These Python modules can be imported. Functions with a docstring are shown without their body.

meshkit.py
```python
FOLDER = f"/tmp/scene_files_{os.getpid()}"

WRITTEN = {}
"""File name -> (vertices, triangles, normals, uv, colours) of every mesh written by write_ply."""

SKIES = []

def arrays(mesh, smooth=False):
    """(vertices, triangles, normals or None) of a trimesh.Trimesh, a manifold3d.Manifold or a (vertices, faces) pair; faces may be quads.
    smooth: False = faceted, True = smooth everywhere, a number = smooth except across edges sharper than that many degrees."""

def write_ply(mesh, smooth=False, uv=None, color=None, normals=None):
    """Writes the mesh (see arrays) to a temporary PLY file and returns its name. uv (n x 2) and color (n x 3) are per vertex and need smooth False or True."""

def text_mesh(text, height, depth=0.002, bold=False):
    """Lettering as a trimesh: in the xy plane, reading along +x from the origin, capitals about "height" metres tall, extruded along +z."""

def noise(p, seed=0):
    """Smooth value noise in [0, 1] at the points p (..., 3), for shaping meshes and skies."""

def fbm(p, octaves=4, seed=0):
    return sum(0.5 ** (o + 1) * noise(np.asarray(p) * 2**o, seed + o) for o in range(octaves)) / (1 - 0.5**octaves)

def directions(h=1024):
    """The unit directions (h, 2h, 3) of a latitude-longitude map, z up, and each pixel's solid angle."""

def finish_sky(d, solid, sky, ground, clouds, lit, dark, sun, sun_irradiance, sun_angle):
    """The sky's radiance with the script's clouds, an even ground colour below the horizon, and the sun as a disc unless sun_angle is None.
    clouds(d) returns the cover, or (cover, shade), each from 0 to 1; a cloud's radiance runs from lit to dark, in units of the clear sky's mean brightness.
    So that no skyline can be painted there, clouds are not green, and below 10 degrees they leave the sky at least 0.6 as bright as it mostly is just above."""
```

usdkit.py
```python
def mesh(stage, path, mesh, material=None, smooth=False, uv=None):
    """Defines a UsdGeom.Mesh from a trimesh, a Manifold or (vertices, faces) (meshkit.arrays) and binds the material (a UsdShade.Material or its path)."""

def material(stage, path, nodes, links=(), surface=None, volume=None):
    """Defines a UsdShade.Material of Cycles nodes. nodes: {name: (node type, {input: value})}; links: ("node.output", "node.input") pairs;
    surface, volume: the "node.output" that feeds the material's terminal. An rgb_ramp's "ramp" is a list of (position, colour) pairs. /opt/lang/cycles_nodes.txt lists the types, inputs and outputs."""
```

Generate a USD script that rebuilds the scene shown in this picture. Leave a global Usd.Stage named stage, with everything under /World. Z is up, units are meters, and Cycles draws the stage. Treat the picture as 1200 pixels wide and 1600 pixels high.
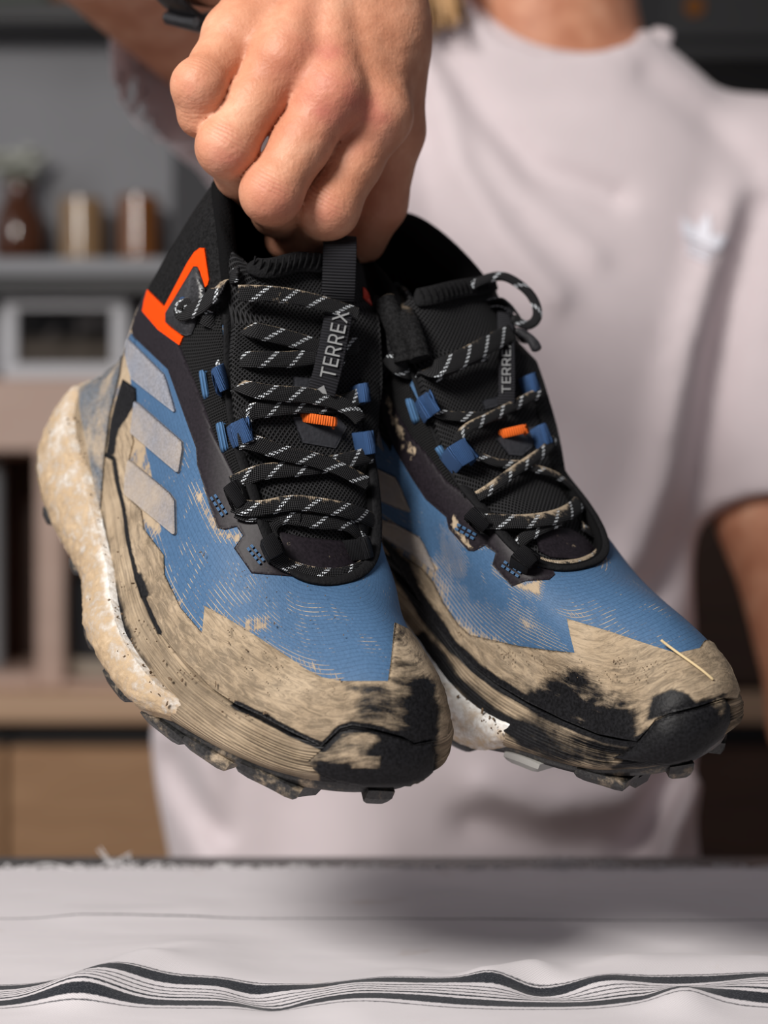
import math, random, numpy as np, trimesh, shapely, usdkit, meshkit
from pxr import Usd, UsdGeom, UsdShade, UsdLux, Gf, Sdf, Vt
from scipy.interpolate import CubicSpline, RBFInterpolator
from scipy.spatial import Delaunay, cKDTree
from scipy.ndimage import gaussian_filter1d, minimum_filter1d
from shapely.geometry import Polygon, LineString
stage = Usd.Stage.CreateInMemory()
UsdGeom.Xform.Define(stage, '/World'); UsdGeom.Scope.Define(stage, '/World/Looks')
# ---------------------------------------------------------------- camera, light, exposure
F, CAMZ = 2800.0, 1.12            # focal length in pixels of the 1200-wide frame; camera height
cam = UsdGeom.Camera.Define(stage, '/World/camera')
cam.CreateHorizontalApertureAttr(24.0); cam.CreateVerticalApertureAttr(32.0); cam.CreateFocalLengthAttr(F/1200*24.0)
cam.CreateFStopAttr(5.0); cam.CreateFocusDistanceAttr(0.678); cam.CreateClippingRangeAttr(Gf.Vec2f(.02, 50))
cam.CreateExposureAttr(0.0)
x = UsdGeom.Xformable(cam); x.AddTranslateOp().Set(Gf.Vec3d(0, 0, CAMZ)); x.AddRotateXOp().Set(90.0)
def rect_light(name, pos, aim, w, h, watts, color):
    l = UsdLux.RectLight.Define(stage, '/World/' + name); l.CreateWidthAttr(w); l.CreateHeightAttr(h)
    l.CreateIntensityAttr(watts); l.CreateColorAttr(Gf.Vec3f(*color))
    M = Gf.Matrix4d().SetLookAt(Gf.Vec3d(*pos), Gf.Vec3d(*aim), Gf.Vec3d(0, 0, 1)).GetInverse()
    UsdGeom.Xformable(l).AddTransformOp().Set(M); return l
rect_light('studio_softbox', (-.68, -.33, 1.96), (0.0, .75, 1.10), .42, .42, 63.0, (1.0, .96, .91))
rect_light('background_fill_light', (-1.45, 1.25, 1.9), (-.55, 2.5, 1.10), .5, 1.0, 2.6, (.95, .96, 1.0))  # added fill with no visible source, brightens the left background
dome = UsdLux.DomeLight.Define(stage, '/World/room_ambient'); dome.CreateIntensityAttr(.045); dome.CreateColorAttr(Gf.Vec3f(.95, .93, 1.0))
# ---------------------------------------------------------------- helpers
used = {}
def numbered(parent, name):
    k = (parent, name); n = used.get(k, 0); used[k] = n + 1
    return f'{parent}/{name}' + (f'_{n:03d}' if n else '')
def tag(p, label=None, cat=None, group=None, kind=None):
    p = p.GetPrim() if hasattr(p, 'GetPrim') else p
    for k, v in (('label', label), ('category', cat), ('group', group), ('kind', kind)):
        if v: p.SetCustomDataByKey(k, v)
    return p
def thing(name, label, cat, loc=(0, 0, 0), group=None):
    x = UsdGeom.Xform.Define(stage, numbered('/World', name)); x.AddTranslateOp().Set(Gf.Vec3d(*map(float, loc)))
    x.GetPrim().SetCustomDataByKey('_', 0); x.GetPrim().ClearCustomDataByKey('_')
    LOC[str(x.GetPath())] = np.array(loc, float)
    return tag(x, label, cat, group)
rng0 = np.random.default_rng(7)
LOC = {'/World': np.zeros(3)}
def arr(m):
    if hasattr(m, 'to_mesh'): q = m.to_mesh(); return np.array(q.vert_properties[:, :3], float), np.array(q.tri_verts)
    if isinstance(m, trimesh.Trimesh): return np.array(m.vertices), np.array(m.faces)
    v, f = np.asarray(m[0], float), np.asarray(m[1], int)
    if f.shape[1] == 4: f = np.vstack([f[:, [0, 1, 2]], f[:, [0, 2, 3]]])
    return v, f
def obj(name, mesh, mat, parent=None, smooth=True, uv=None, pv=None, label=None):
    """one Mesh prim in world coordinates under parent (a thing or one of its parts)"""
    base = str(parent.GetPath()) if parent is not None else '/World'
    path = numbered(base, name); v, f = arr(mesh)
    root = base if base in LOC else '/'.join(base.split('/')[:3])
    v = v - LOC.get(root, 0)
    m = usdkit.mesh(stage, path, (v, f), mat, smooth, uv)
    for k, a in (pv or {}).items():
        UsdGeom.PrimvarsAPI(m).CreatePrimvar(k, Sdf.ValueTypeNames.FloatArray, 'vertex').Set(Vt.FloatArray.FromNumpy(np.asarray(a, np.float32)))
    if label: tag(m, label)
    return m.GetPrim()
def cat(ms):
    vs, fs, n = [], [], 0
    for m in ms:
        v, f = arr(m); vs.append(v); fs.append(f + n); n += len(v)
    return np.vstack(vs), np.vstack(fs)
def P(u, v, d):
    """the point at distance d in front of the lens that the picture shows at (u, v)"""
    u, v, d = np.broadcast_arrays(np.asarray(u, float), np.asarray(v, float), np.asarray(d, float))
    return np.stack([(u-600)/F*d, d, CAMZ-(v-800)/F*d], -1)
def proj(p):
    p = np.asarray(p); d = p[..., 1]
    return np.stack([600+F*p[..., 0]/d, 800-F*(p[..., 2]-CAMZ)/d], -1)
def gridf(nu, nv, cu=False, cv=False):
    i, j = np.meshgrid(np.arange(nu if cu else nu-1), np.arange(nv if cv else nv-1), indexing='ij')
    i, j = i.ravel(), j.ravel(); a, b = (i+1) % nu, (j+1) % nv
    return np.stack([i*nv+j, a*nv+j, a*nv+b, i*nv+b], 1)
def normals(v, f):
    if f.shape[1] == 4: f = np.vstack([f[:, [0, 1, 2]], f[:, [0, 2, 3]]])
    n = np.zeros_like(v); c = np.cross(v[f[:, 1]]-v[f[:, 0]], v[f[:, 2]]-v[f[:, 0]])
    for k in range(3): np.add.at(n, f[:, k], c)
    return n/np.maximum(np.linalg.norm(n, axis=1, keepdims=True), 1e-12)
def resample(p, n):
    p = np.asarray(p, float); d = np.r_[0, np.cumsum(np.linalg.norm(np.diff(p, axis=0), axis=1))]
    return CubicSpline(d, p)(np.linspace(0, d[-1], n)) if len(p) > 2 else p[0]+(p[-1]-p[0])*np.linspace(0, 1, n)[:, None]
def sweep(path, nrm, w, h, sides=10, taper=None, power=2.6, closed=False):
    """flattened tube: width w across, height h along nrm; returns mesh and uv in metres"""
    path = np.asarray(path, float); n = len(path)
    t = np.gradient(path, axis=0); t /= np.linalg.norm(t, axis=1, keepdims=True)+1e-12
    nn = np.broadcast_to(np.asarray(nrm, float), path.shape); nn = nn - t*np.sum(nn*t, 1, keepdims=True); nn /= np.linalg.norm(nn, axis=1, keepdims=True)+1e-12
    b = np.cross(t, nn); a = np.arange(sides)*2*np.pi/sides
    ca, sa = np.cos(a), np.sin(a); q = (np.abs(ca)**power+np.abs(sa)**power)**(-1/power)
    ww = np.broadcast_to(w, n)[:, None]*.5; hh = np.broadcast_to(h, n)[:, None]*.5
    if taper is not None: ww = ww*taper[:, None]; hh = hh*taper[:, None]
    v = path[:, None]+(ww*ca*q)[..., None]*b[:, None]+(hh*sa*q)[..., None]*nn[:, None]
    d = np.r_[0, np.cumsum(np.linalg.norm(np.diff(path, axis=0), axis=1))]
    uv = np.stack(np.broadcast_arrays(d[:, None], (ca*q)[None]*np.mean(np.broadcast_to(w, n))*.5), -1).reshape(-1, 2)
    f = gridf(n, sides, False, True); f = np.vstack([f[:, [0, 1, 2]], f[:, [0, 2, 3]]])
    vv = np.vstack([v.reshape(-1, 3), path[0], path[-1]]); uv = np.vstack([uv, [0, 0], [d[-1], 0]])
    j = np.arange(sides); k = (j+1) % sides; o = (n-1)*sides
    f = np.vstack([f, np.stack([0*j+n*sides, k, j], 1)[:, [0, 2, 1]], np.stack([0*j+n*sides+1, o+j, o+k], 1)[:, [0, 2, 1]]])
    # outward orientation
    if trimesh.Trimesh(vv, f, process=False).volume < 0: f = f[:, ::-1]
    return vv, f, uv
def box(c, s, bev=.002):
    """a box with chamfered edges"""
    b = min(bev, .45*min(s)); h = np.array(s)/2; pts = []
    for sx in (-1, 1):
        for sy in (-1, 1):
            for sz in (-1, 1):
                q = np.array([sx, sy, sz])
                for k in range(3):
                    e = h-b; e[k] = h[k]; pts.append(q*e)
    return trimesh.convex.convex_hull(np.array(pts)+np.array(c))
def lathe(prof, n=40, c=(0, 0, 0)):
    prof = np.array(prof, float); a = np.arange(n)*2*np.pi/n
    v = np.stack([prof[:, 0, None]*np.cos(a), prof[:, 0, None]*np.sin(a), np.broadcast_to(prof[:, 1, None], (len(prof), n))], -1).reshape(-1, 3)+np.array(c)
    return v, gridf(len(prof), n, False, True)[:, ::-1]
# ---------------------------------------------------------------- materials
def mat(name, nodes, links=(), surface='p.BSDF'):
    return usdkit.material(stage, '/World/Looks/'+name, nodes, links, surface=surface)
def plain(name, col, rough=.6, bump=0, bscale=200, var=0, vscale=20, spec=.5, metal=0, sheen=0, **kw):
    n = {'p': ('principled_bsdf', dict(base_color=col, roughness=rough, specular_ior_level=spec, metallic=metal, sheen_weight=sheen, **kw)), 'tc': ('texture_coordinate', {})}
    L = []
    if var:
        n['vn'] = ('noise_texture', dict(scale=vscale, detail=4)); n['r'] = ('rgb_ramp', {'ramp': [(.3, [c*(1-var) for c in col]), (.7, [min(1, c*(1+var)) for c in col])]})
        L += [('tc.object', 'vn.vector'), ('vn.fac', 'r.fac'), ('r.color', 'p.base_color')]
    if bump:
        n['bn'] = ('noise_texture', dict(scale=bscale, detail=3)); n['b'] = ('bump', dict(strength=bump, distance=.001))
        L += [('tc.object', 'bn.vector'), ('bn.fac', 'b.height'), ('b.normal', 'p.normal')]
    return mat(name, n, L)
# ---------------------------------------------------------------- the room: floor, back wall, shelving, counter, table
def wood(name, c0, c1, scale=6, rough=.55, axis=(1, 1, 9)):
    n = {'tc': ('texture_coordinate', {}), 'm': ('mapping', dict(scale=axis)), 'n': ('noise_texture', dict(scale=scale, detail=6, roughness=.6, distortion=1.2)), 'r': ('rgb_ramp', {'ramp': [(.3, c0), (.7, c1)]}), 'p': ('principled_bsdf', dict(roughness=rough)), 'b': ('bump', dict(strength=.15, distance=.002))}
    return mat(name, n, [('tc.object', 'm.vector'), ('m.vector', 'n.vector'), ('n.fac', 'r.fac'), ('r.color', 'p.base_color'), ('n.fac', 'b.height'), ('b.normal', 'p.normal')])
W_oak = wood('oak', (.37, .20, .10), (.50, .29, .155), 5); W_shade = wood('shaded_oak', (.055, .024, .014), (.09, .042, .024), 5); W_pale = wood('pale_oak', (.54, .34, .21), (.66, .44, .29), 4); W_pink = wood('beech', (.54, .375, .30), (.64, .46, .38), 3)
G_con = plain('grey_plaster', (.27, .27, .285), .9, .3, 60, .08, 5); D_met = plain('dark_metal', (.018, .018, .020), .5); G_met = plain('grey_metal', (.26, .265, .285), .5)
def S_(*a, **k): return tag(obj(*a, **k), kind='structure')
def pbox(u0, v0, u1, v1, d0, d1, bev=.003, ref=None):
    """a box standing between depths d0 and d1 whose front face, at d0 (or ref), the picture shows from (u0,v0) to (u1,v1)"""
    a, b = P(u0, v0, ref or d0), P(u1, v1, ref or d0); return box(((a[0]+b[0])/2, (d0+d1)/2, (a[2]+b[2])/2), (abs(b[0]-a[0]), d1-d0, abs(a[2]-b[2])), bev)
S_('floor', box((0, 1.2, -.03), (5.0, 3.6, .06)), wood('floor_boards', (.10, .07, .05), (.16, .11, .08), 4, .5, (9, 1, 1)))
S_('wall_back', box((0, 2.74, 1.35), (5.0, .06, 2.7)), G_con)
# base cabinet with worktop along the back wall
z_top = P(0, 1082, 2.3)[2]; z_bot = P(0, 1131, 2.3)[2]
wk = obj('worktop', box((0, 2.505, (z_top+z_bot)/2), (3.6, .41, z_top-z_bot), .004), W_pale); tag(wk, 'pale oak worktop running along the back wall', 'worktop')
zc = P(0, 1166, 2.31)[2]; cab = None
xs = [P(u, 0, 2.31)[0] for u in (-715, 8, 735, 1460)]
for i in range(3):
    x0, x1 = xs[i], xs[i+1]; c = thing('base_cabinet', ['oak base cabinet at the far left under the worktop, almost out of the picture', 'oak base cabinet under the worktop to the left of the person', 'oak base cabinet painted darker for shade under the worktop to the right of the person'][i], 'cabinet', ((x0+x1)/2, 2.5, 0))
    obj('carcass', box(((x0+x1)/2, 2.53, (z_bot+.0)/2+.04), (x1-x0-.002, .36, z_bot-.08)), D_met, c, False)
    h = (zc-.10)/2
    for j in range(2):
        dr = obj('drawer', box(((x0+x1)/2, 2.328, zc-h*j-h/2), (x1-x0-.006, .036, h-.006), .003), W_oak if i < 2 else W_shade, c, False)  # right-hand drawers: same oak with the shade painted into its colour
        obj('finger_rail', box(((x0+x1)/2, 2.352, zc-h*j+.004), (x1-x0-.02, .02, .012)), D_met, dr, False)
    obj('plinth', box(((x0+x1)/2, 2.55, .04), (x1-x0, .30, .08)), D_met, c, False)
# wall shelves
zs0, zs1 = P(0, 403, 2.3)[2], P(0, 429, 2.3)[2]; xa, xb = P(-420, 0, 2.3)[0], P(266, 0, 2.3)[0]
sh = thing('wall_shelf', 'grey shelf with a dark underside holding the flower vase and two amber tumblers', 'shelf', ((xa+xb)/2, 2.7, zs1))
obj('shelf_board', box(((xa+xb)/2, 2.355, (zs0+zs1)/2), (xb-xa, .11, zs0-zs1)), G_met, sh, False); z2 = P(0, 456, 2.3)[2]; obj('underside_shade', box(((xa+xb)/2, 2.362, (zs1+z2)/2), (xb-xa, .09, zs1-z2), .003), D_met, sh, False)  # dark box below the board stands for its shaded underside
z3, z4 = P(0, 12, 2.3)[2], P(0, 34, 2.3)[2]
obj('back_panel', box(((xa+xb)/2, 2.425, (P(0, 585, 2.41)[2]+z3+.3)/2), (xb-xa, .03, z3+.3-P(0, 585, 2.41)[2])), G_con, sh, False)
su = thing('wall_shelf', 'dark upper shelf at the top left behind the bent arm', 'shelf', ((xa+xb)/2, 2.7, z4)); obj('shelf_board', box(((xa+xb)/2, 2.355, (z3+z4)/2), (xb-xa, .11, z3-z4)), D_met, su, False)
obj('shelf_lip', box(((xa+xb)/2, 2.302, z3+.004), (xb-xa, .008, .012)), D_met, su, False)
x5, x6 = P(268, 0, 2.34)[0], P(342, 0, 2.34)[0]; up = thing('shelf_upright', 'dark upright post of the shelving beside the raised sleeve', 'post', ((x5+x6)/2, 2.6, z_top)); obj('post', box(((x5+x6)/2, 2.53, (z_top+z3+.4)/2), (x6-x5, .36, z3+.4-z_top)), plain('charcoal_board', (.045, .045, .05), .7), up, False)
# things on the shelves
amber = plain('amber_glass', (.30, .105, .02), .12, spec=.6, transmission_weight=.35); brown = plain('brown_glass', (.10, .030, .010), .10, spec=.6, transmission_weight=.25); tan = plain('smoked_tan_glass', (.42, .26, .13), .16, spec=.6, transmission_weight=.3); wax = plain('cream_wax', (.62, .42, .26), .5)
def tumbler(u, hw, ytop, m, label):
    b = P(u, 403, 2.352); b[2] = zs0; r = hw/F*2.352; h = (403-ytop)/F*2.352; t = thing('tumbler', label, 'glass', b)
    obj('glass', lathe([(0, .0), (r*.94, 0), (r, .004), (r, h), (r*.95, h+.0015), (r*.93, h), (r*.92, .008), (0, .007)], 48, b), m, t); obj('wax', lathe([(0, .009), (r*.90, .009), (r*.90, h*.72), (r*.3, h*.73), (0, h*.73)], 40, b), wax, t)
    obj('wick', trimesh.creation.cylinder(.0012, .012, transform=trimesh.transformations.translation_matrix(b+[0, 0, h*.73+.005])), D_met, t, False)
tumbler(128, 34, 306, tan, 'tan glass tumbler in the middle of the grey shelf'); tumbler(217, 32, 302, amber, 'amber glass tumbler at the right end of the grey shelf')
b = P(30, 403, 2.354); b[2] = zs0; vs = thing('vase', 'round brown glass vase of white flowers at the left of the grey shelf', 'vase', b); r = .032
obj('glass', lathe([(0, 0), (r*.8, 0), (r*1.02, .012), (r*1.08, .045), (r*.9, .068), (r*.62, .080), (r*.60, .100), (r*.68, .106), (r*.55, .104), (r*.5, .08), (0, .078)], 44, b), brown, vs)
fl, sm = [], []
for i in range(26):
    a, e = rng0.uniform(0, 6.28), rng0.uniform(.2, 1); tip = b+np.array([.036*e*math.cos(a), .036*e*math.sin(a), .115+.032*rng0.random()]); sm.append(sweep(resample([b+[0, 0, .09], (b+tip)/2+[0, 0, .05], tip], 8), [0, -1, 0], .0012, .0012, 5)[:2])
    for k in range(7):
        o = np.array([math.cos(k*.9), math.sin(k*.9), .4*math.sin(k*2.1)])*.0055; s = trimesh.creation.icosphere(1, .0042); s.apply_translation(tip+o); fl.append(s)
tag(obj('stems', cat(sm), plain('dry_stem', (.16, .17, .10), .7), vs), kind='stuff'); tag(obj('blossom', cat(fl), plain('white_petals', (.52, .53, .47), .8), vs), kind='stuff')
# framed picture under the shelf, leaning on the crate
fz0, fz1 = P(0, 456, 2.36)[2]-.002, P(0, 592, 2.36)[2]; fx0, fx1 = P(2, 0, 2.36)[0], P(198, 0, 2.36)[0]; ff = thing('picture_frame', 'white picture frame with a dark photograph standing under the grey shelf', 'picture frame', ((fx0+fx1)/2, 2.37, fz1))
hh_, ww_ = fz0-fz1, fx1-fx0; t_ = .020; cxm, czm = (fx0+fx1)/2, (fz0+fz1)/2; white = plain('white_frame', (.60, .60, .63), .5)
for c_, s_ in (((cxm, 2.37, fz0-t_/2), (ww_, .02, t_)), ((cxm, 2.37, fz1+t_/2), (ww_, .02, t_)), ((fx0+t_/2, 2.37, czm), (t_, .02, hh_-2*t_)), ((fx1-t_/2, 2.37, czm), (t_, .02, hh_-2*t_))): obj('frame_bar', box(c_, s_), white, ff, False)
pn = {'tc': ('texture_coordinate', {}), 's': ('separate_xyz', {}), 'mr': ('map_range', dict(from_min=.045, from_max=.060)), 'n': ('noise_texture', dict(scale=34, detail=4)), 'r1': ('rgb_ramp', {'ramp': [(.52, (.006, .006, .007)), (.70, (.10, .09, .09))]}), 'r2': ('rgb_ramp', {'ramp': [(.3, (.06, .05, .04)), (.7, (.12, .10, .085))]}), 'mx': ('mix', {}), 'p': ('principled_bsdf', dict(roughness=.8, specular_ior_level=.1))}
ph = mat('dark_photograph', pn, [('tc.object', 's.vector'), ('tc.object', 'n.vector'), ('s.z', 'mr.value'), ('mr.result', 'mx.fac'), ('n.fac', 'r1.fac'), ('n.fac', 'r2.fac'), ('r2.color', 'mx.color1'), ('r1.color', 'mx.color2'), ('mx.color', 'p.base_color')])
obj('photograph', box((cxm, 2.374, czm), (ww_-2*t_+.002, .006, hh_-2*t_+.002), .0005), ph, ff, False)
# open beech crate with two compartments under it
cz0, cz1 = fz1-.001, z_top; cx0, cx1 = P(-150, 0, 2.34)[0], P(255, 0, 2.34)[0]; cr = thing('open_crate', 'beech box with two dark compartments standing on the pale worktop', 'crate', ((cx0+cx1)/2, 2.45, z_top))
yr = lambda d: 2.34+(.26 if d else 0); top_h = (P(0, 592, 2.34)[2]-P(0, 705, 2.34)[2])
def crp(n, x0, x1, z0, z1, y0=2.34, y1=2.60): obj(n, box(((x0+x1)/2, (y0+y1)/2, (z0+z1)/2), (x1-x0, y1-y0, z1-z0), .003), W_pink if n != 'back_board' else wood('shaded_board'+str(len(used)), (.05, .024, .015), (.09, .04, .025)), cr, False)  # back board coloured dark to paint the shade inside the compartments
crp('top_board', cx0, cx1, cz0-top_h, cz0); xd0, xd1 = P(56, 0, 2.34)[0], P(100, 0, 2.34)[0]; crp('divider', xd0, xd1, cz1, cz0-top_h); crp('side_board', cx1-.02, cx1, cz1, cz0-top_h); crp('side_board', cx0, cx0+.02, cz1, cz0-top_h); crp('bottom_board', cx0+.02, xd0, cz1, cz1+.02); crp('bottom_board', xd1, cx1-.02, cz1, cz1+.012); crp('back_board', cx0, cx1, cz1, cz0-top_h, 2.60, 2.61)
crp('rail', xd1, cx1-.02, P(0, 792, 2.34)[2], cz0-top_h, 2.42, 2.44)
b = P(172, 1062, 2.40); b[2] = cz1+.012; t = thing('stand', 'beige round stand under the black jar in the beech box', 'stand', b); obj('plate', lathe([(0, 0), (.050, 0), (.055, .006), (.055, .022), (.052, .026), (0, .026)], 40, b), plain('beige_stone', (.42, .35, .28), .7), t); obj('foot_ring', lathe([(.03, -.0005), (.046, -.0005), (.046, .002), (.03, .002)], 30, b), D_met, t)
b2 = b+[0, 0, .0265]; t = thing('jar', 'black straight-sided jar on the beige stand in the beech box', 'jar', b2); obj('jar_body', lathe([(0, 0), (.053, 0), (.055, .003), (.055, .098), (.050, .104), (0, .104)], 44, b2), D_met, t); obj('lid', lathe([(0, .104), (.051, .104), (.051, .112), (.049, .114), (0, .114)], 40, b2), D_met, t)
b = P(-32, 900, 2.45); b[2] = cz1+.02; t = thing('canister', 'pale blue-grey canister at the left edge inside the beech box', 'canister', b); obj('can', lathe([(0, 0), (.030, 0), (.032, .003), (.032, .27), (.028, .275), (0, .275)], 40, b), plain('pale_enamel', (.45, .50, .54), .3), t); obj('lid', lathe([(0, .275), (.033, .275), (.033, .285), (.01, .29), (0, .29)], 40, b), G_met, t)
tc_ = thing('tall_cabinet', 'dark tall wooden cabinet behind the arm at the right edge', 'cabinet', (P(1260, 0, 2.3)[0], 2.5, z_top))
dw = wood('walnut', (.05, .025, .015), (.085, .042, .025), 5)
obj('carcass', pbox(1045, 300, 1500, 1079, 2.33, 2.69), dw, tc_, False); obj('door', pbox(1050, 306, 1270, 1070, 2.305, 2.329), dw, tc_, False); obj('door', pbox(1276, 306, 1495, 1070, 2.305, 2.329), dw, tc_, False)
# upper shelf things, and the dark appliance on the right
b = P(35, 0, 2.356); b[2] = z3; t = thing('plant_box', 'dark green box at the top left edge on the upper shelf', 'box', b); obj('box_body', box(b+[0, 0, .05], (.085, .08, .10), .006), plain('dark_green', (.035, .05, .03), .6), t, False); obj('lid', box(b+[0, 0, .104], (.09, .085, .008), .002), D_met, t, False)
b = P(95, 0, 2.35); b[2] = z3; t = thing('tumbler', 'amber tumbler at the top edge on the upper shelf', 'glass', b); obj('glass', lathe([(0, 0), (.022, 0), (.024, .004), (.024, .08), (.022, .082), (.0215, .008), (0, .007)], 40, b), amber, t); obj('wax', lathe([(0, .009), (.021, .009), (.021, .05), (0, .05)], 30, b), wax, t)
hd = thing('extractor_hood', 'black appliance with a small amber glint painted as a glow at the top right behind the shoulder', 'extractor hood', P(1190, 0, 2.3)*[1, 1, 0]+[0, .2, P(0, 93, 2.3)[2]])
obj('hood_body', pbox(1032, -330, 1500, 66, 2.32, 2.70, .006), D_met, hd, False); obj('hood_skirt', pbox(1018, 66, 1520, 93, 2.28, 2.70, .004), D_met, hd, False)
for u, v_ in ((1085, 10),): g = trimesh.creation.icosphere(2, .012); g.apply_translation(P(u, v_, 2.318)); obj('glint_bead', g, mat('amber_glint' + str(u), {'e': ('emission', dict(color=(1, .35, .08), strength=.10))}, [], 'e.emission'), hd)  # glowing bead imitates an amber reflection on the hood
# table with its dark top
zt = CAMZ-.185; tb = thing('table', 'table with a thin dark grey top under the striped cloth', 'table', (0, .665, 0))
obj('tabletop', box((0, .672, zt-.0165), (2.0, .600, .03), .003), plain('dark_tabletop', (.070, .068, .068), .45, var=.15, vscale=30), tb, False)
obj('apron', box((0, .665, zt-.071), (1.8, .50, .078)), D_met, tb, False)
for sx in (-1, 1):
    for sy in (-.22, .22): obj('leg', box((sx*.88, .665+sy, (zt-.11)/2), (.05, .05, zt-.11)), D_met, tb, False)
# striped cloth
nx, ny = 520, 230; X = np.linspace(-.80, .80, nx); Y = np.linspace(.45, .9250, ny); CX, CY = np.meshgrid(X, Y, indexing='ij')
pts3 = np.stack([CX*7, CY*16, 0*CX], -1); back_ = np.clip((.915-CY)/.05, .12, 1); Z = zt+.0010+(.0022*meshkit.fbm(pts3, 3, 8)+.0007*meshkit.fbm(pts3*5, 3, 9))*back_
for u0, v0, u1, v1, w, a in [(130, 1565, 225, 1530, 60, .0085), (395, 1560, 430, 1575, 34, -.003), (330, 1535, 300, 1500, 70, .004), (770, 1545, 830, 1535, 40, .006), (840, 1556, 1000, 1575, 34, -.003), (1000, 1530, 1180, 1532, 80, .006), (940, 1560, 1060, 1590, 46, .0045), (560, 1590, 700, 1560, 60, .003), (600, 1380, 800, 1420, 90, .002), (140, 1440, 300, 1432, 60, .002), (560, 1560, 640, 1540, 50, .003), (1080, 1580, 1200, 1566, 40, .004)]:
    g2 = lambda u, v: (P(u, v, .185*F/(v-800))[:2]); A_, B_ = g2(u0, v0), g2(u1, v1); l = LineString([A_, B_]); dd = shapely.distance(l, shapely.points(CX.ravel(), CY.ravel())).reshape(CX.shape); Z += a*np.exp(-(dd/(w/F*.8))**2)
Yb = CY+.0016*np.sin(CX*9)+.0010*np.sin(CX*23+1); ed = Y[-1]+.004*(meshkit.noise(np.stack([X*60, 0*X, 0*X], -1), 3)-.5)+.003*(meshkit.noise(np.stack([X*220, 0*X, 0*X], -1), 5)-.5)
CY2 = CY+(ed-Y[-1])[:, None]*np.clip((CY-.885)/.045, 0, 1); cv = np.stack([CX, CY2, Z], -1).reshape(-1, 3); cf = gridf(nx, ny); cuv = np.stack([CX, Yb+.0035*(meshkit.fbm(np.stack([CX*5, 0*CX, 0*CX], -1), 2, 4)-.5)], -1).reshape(-1, 2)
yv = lambda v: .185*F/(v-800)
def lines(stops):
    r = [(0, (0, 0, 0))]
    for a, b, k in stops: r += [(a-1e-4, (0, 0, 0)), (a+1e-4, (k, k, k)), (b-1e-4, (k, k, k)), (b+1e-4, (0, 0, 0))]
    return r
y0_, y1_ = .64, .83; nr_ = lambda y: (y-y0_)/(y1_-y0_)
bands = [(0.65831, 0.65917, 1), (0.6622, 0.66868, 1), (0.67127, 0.67222, 1), (0.6743, 0.67525, 1), (0.67732, 0.67828, 1), (0.68052, 0.68139, 1), (0.68424, 0.69072, 1), (0.69202, 0.69263, 1), (0.80311, 0.8044, 1)]
rp = sorted(lines([(nr_(a), nr_(b), k) for a, b, k in bands]), key=lambda q: q[0])
def ramp_of(st):
    xs_ = np.linspace(0, 1, 256); return [(float(x), (c, c, c)) for x, c in zip(xs_, np.interp(xs_, [s[0] for s in st], [s[1][0] for s in st]))]
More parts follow.
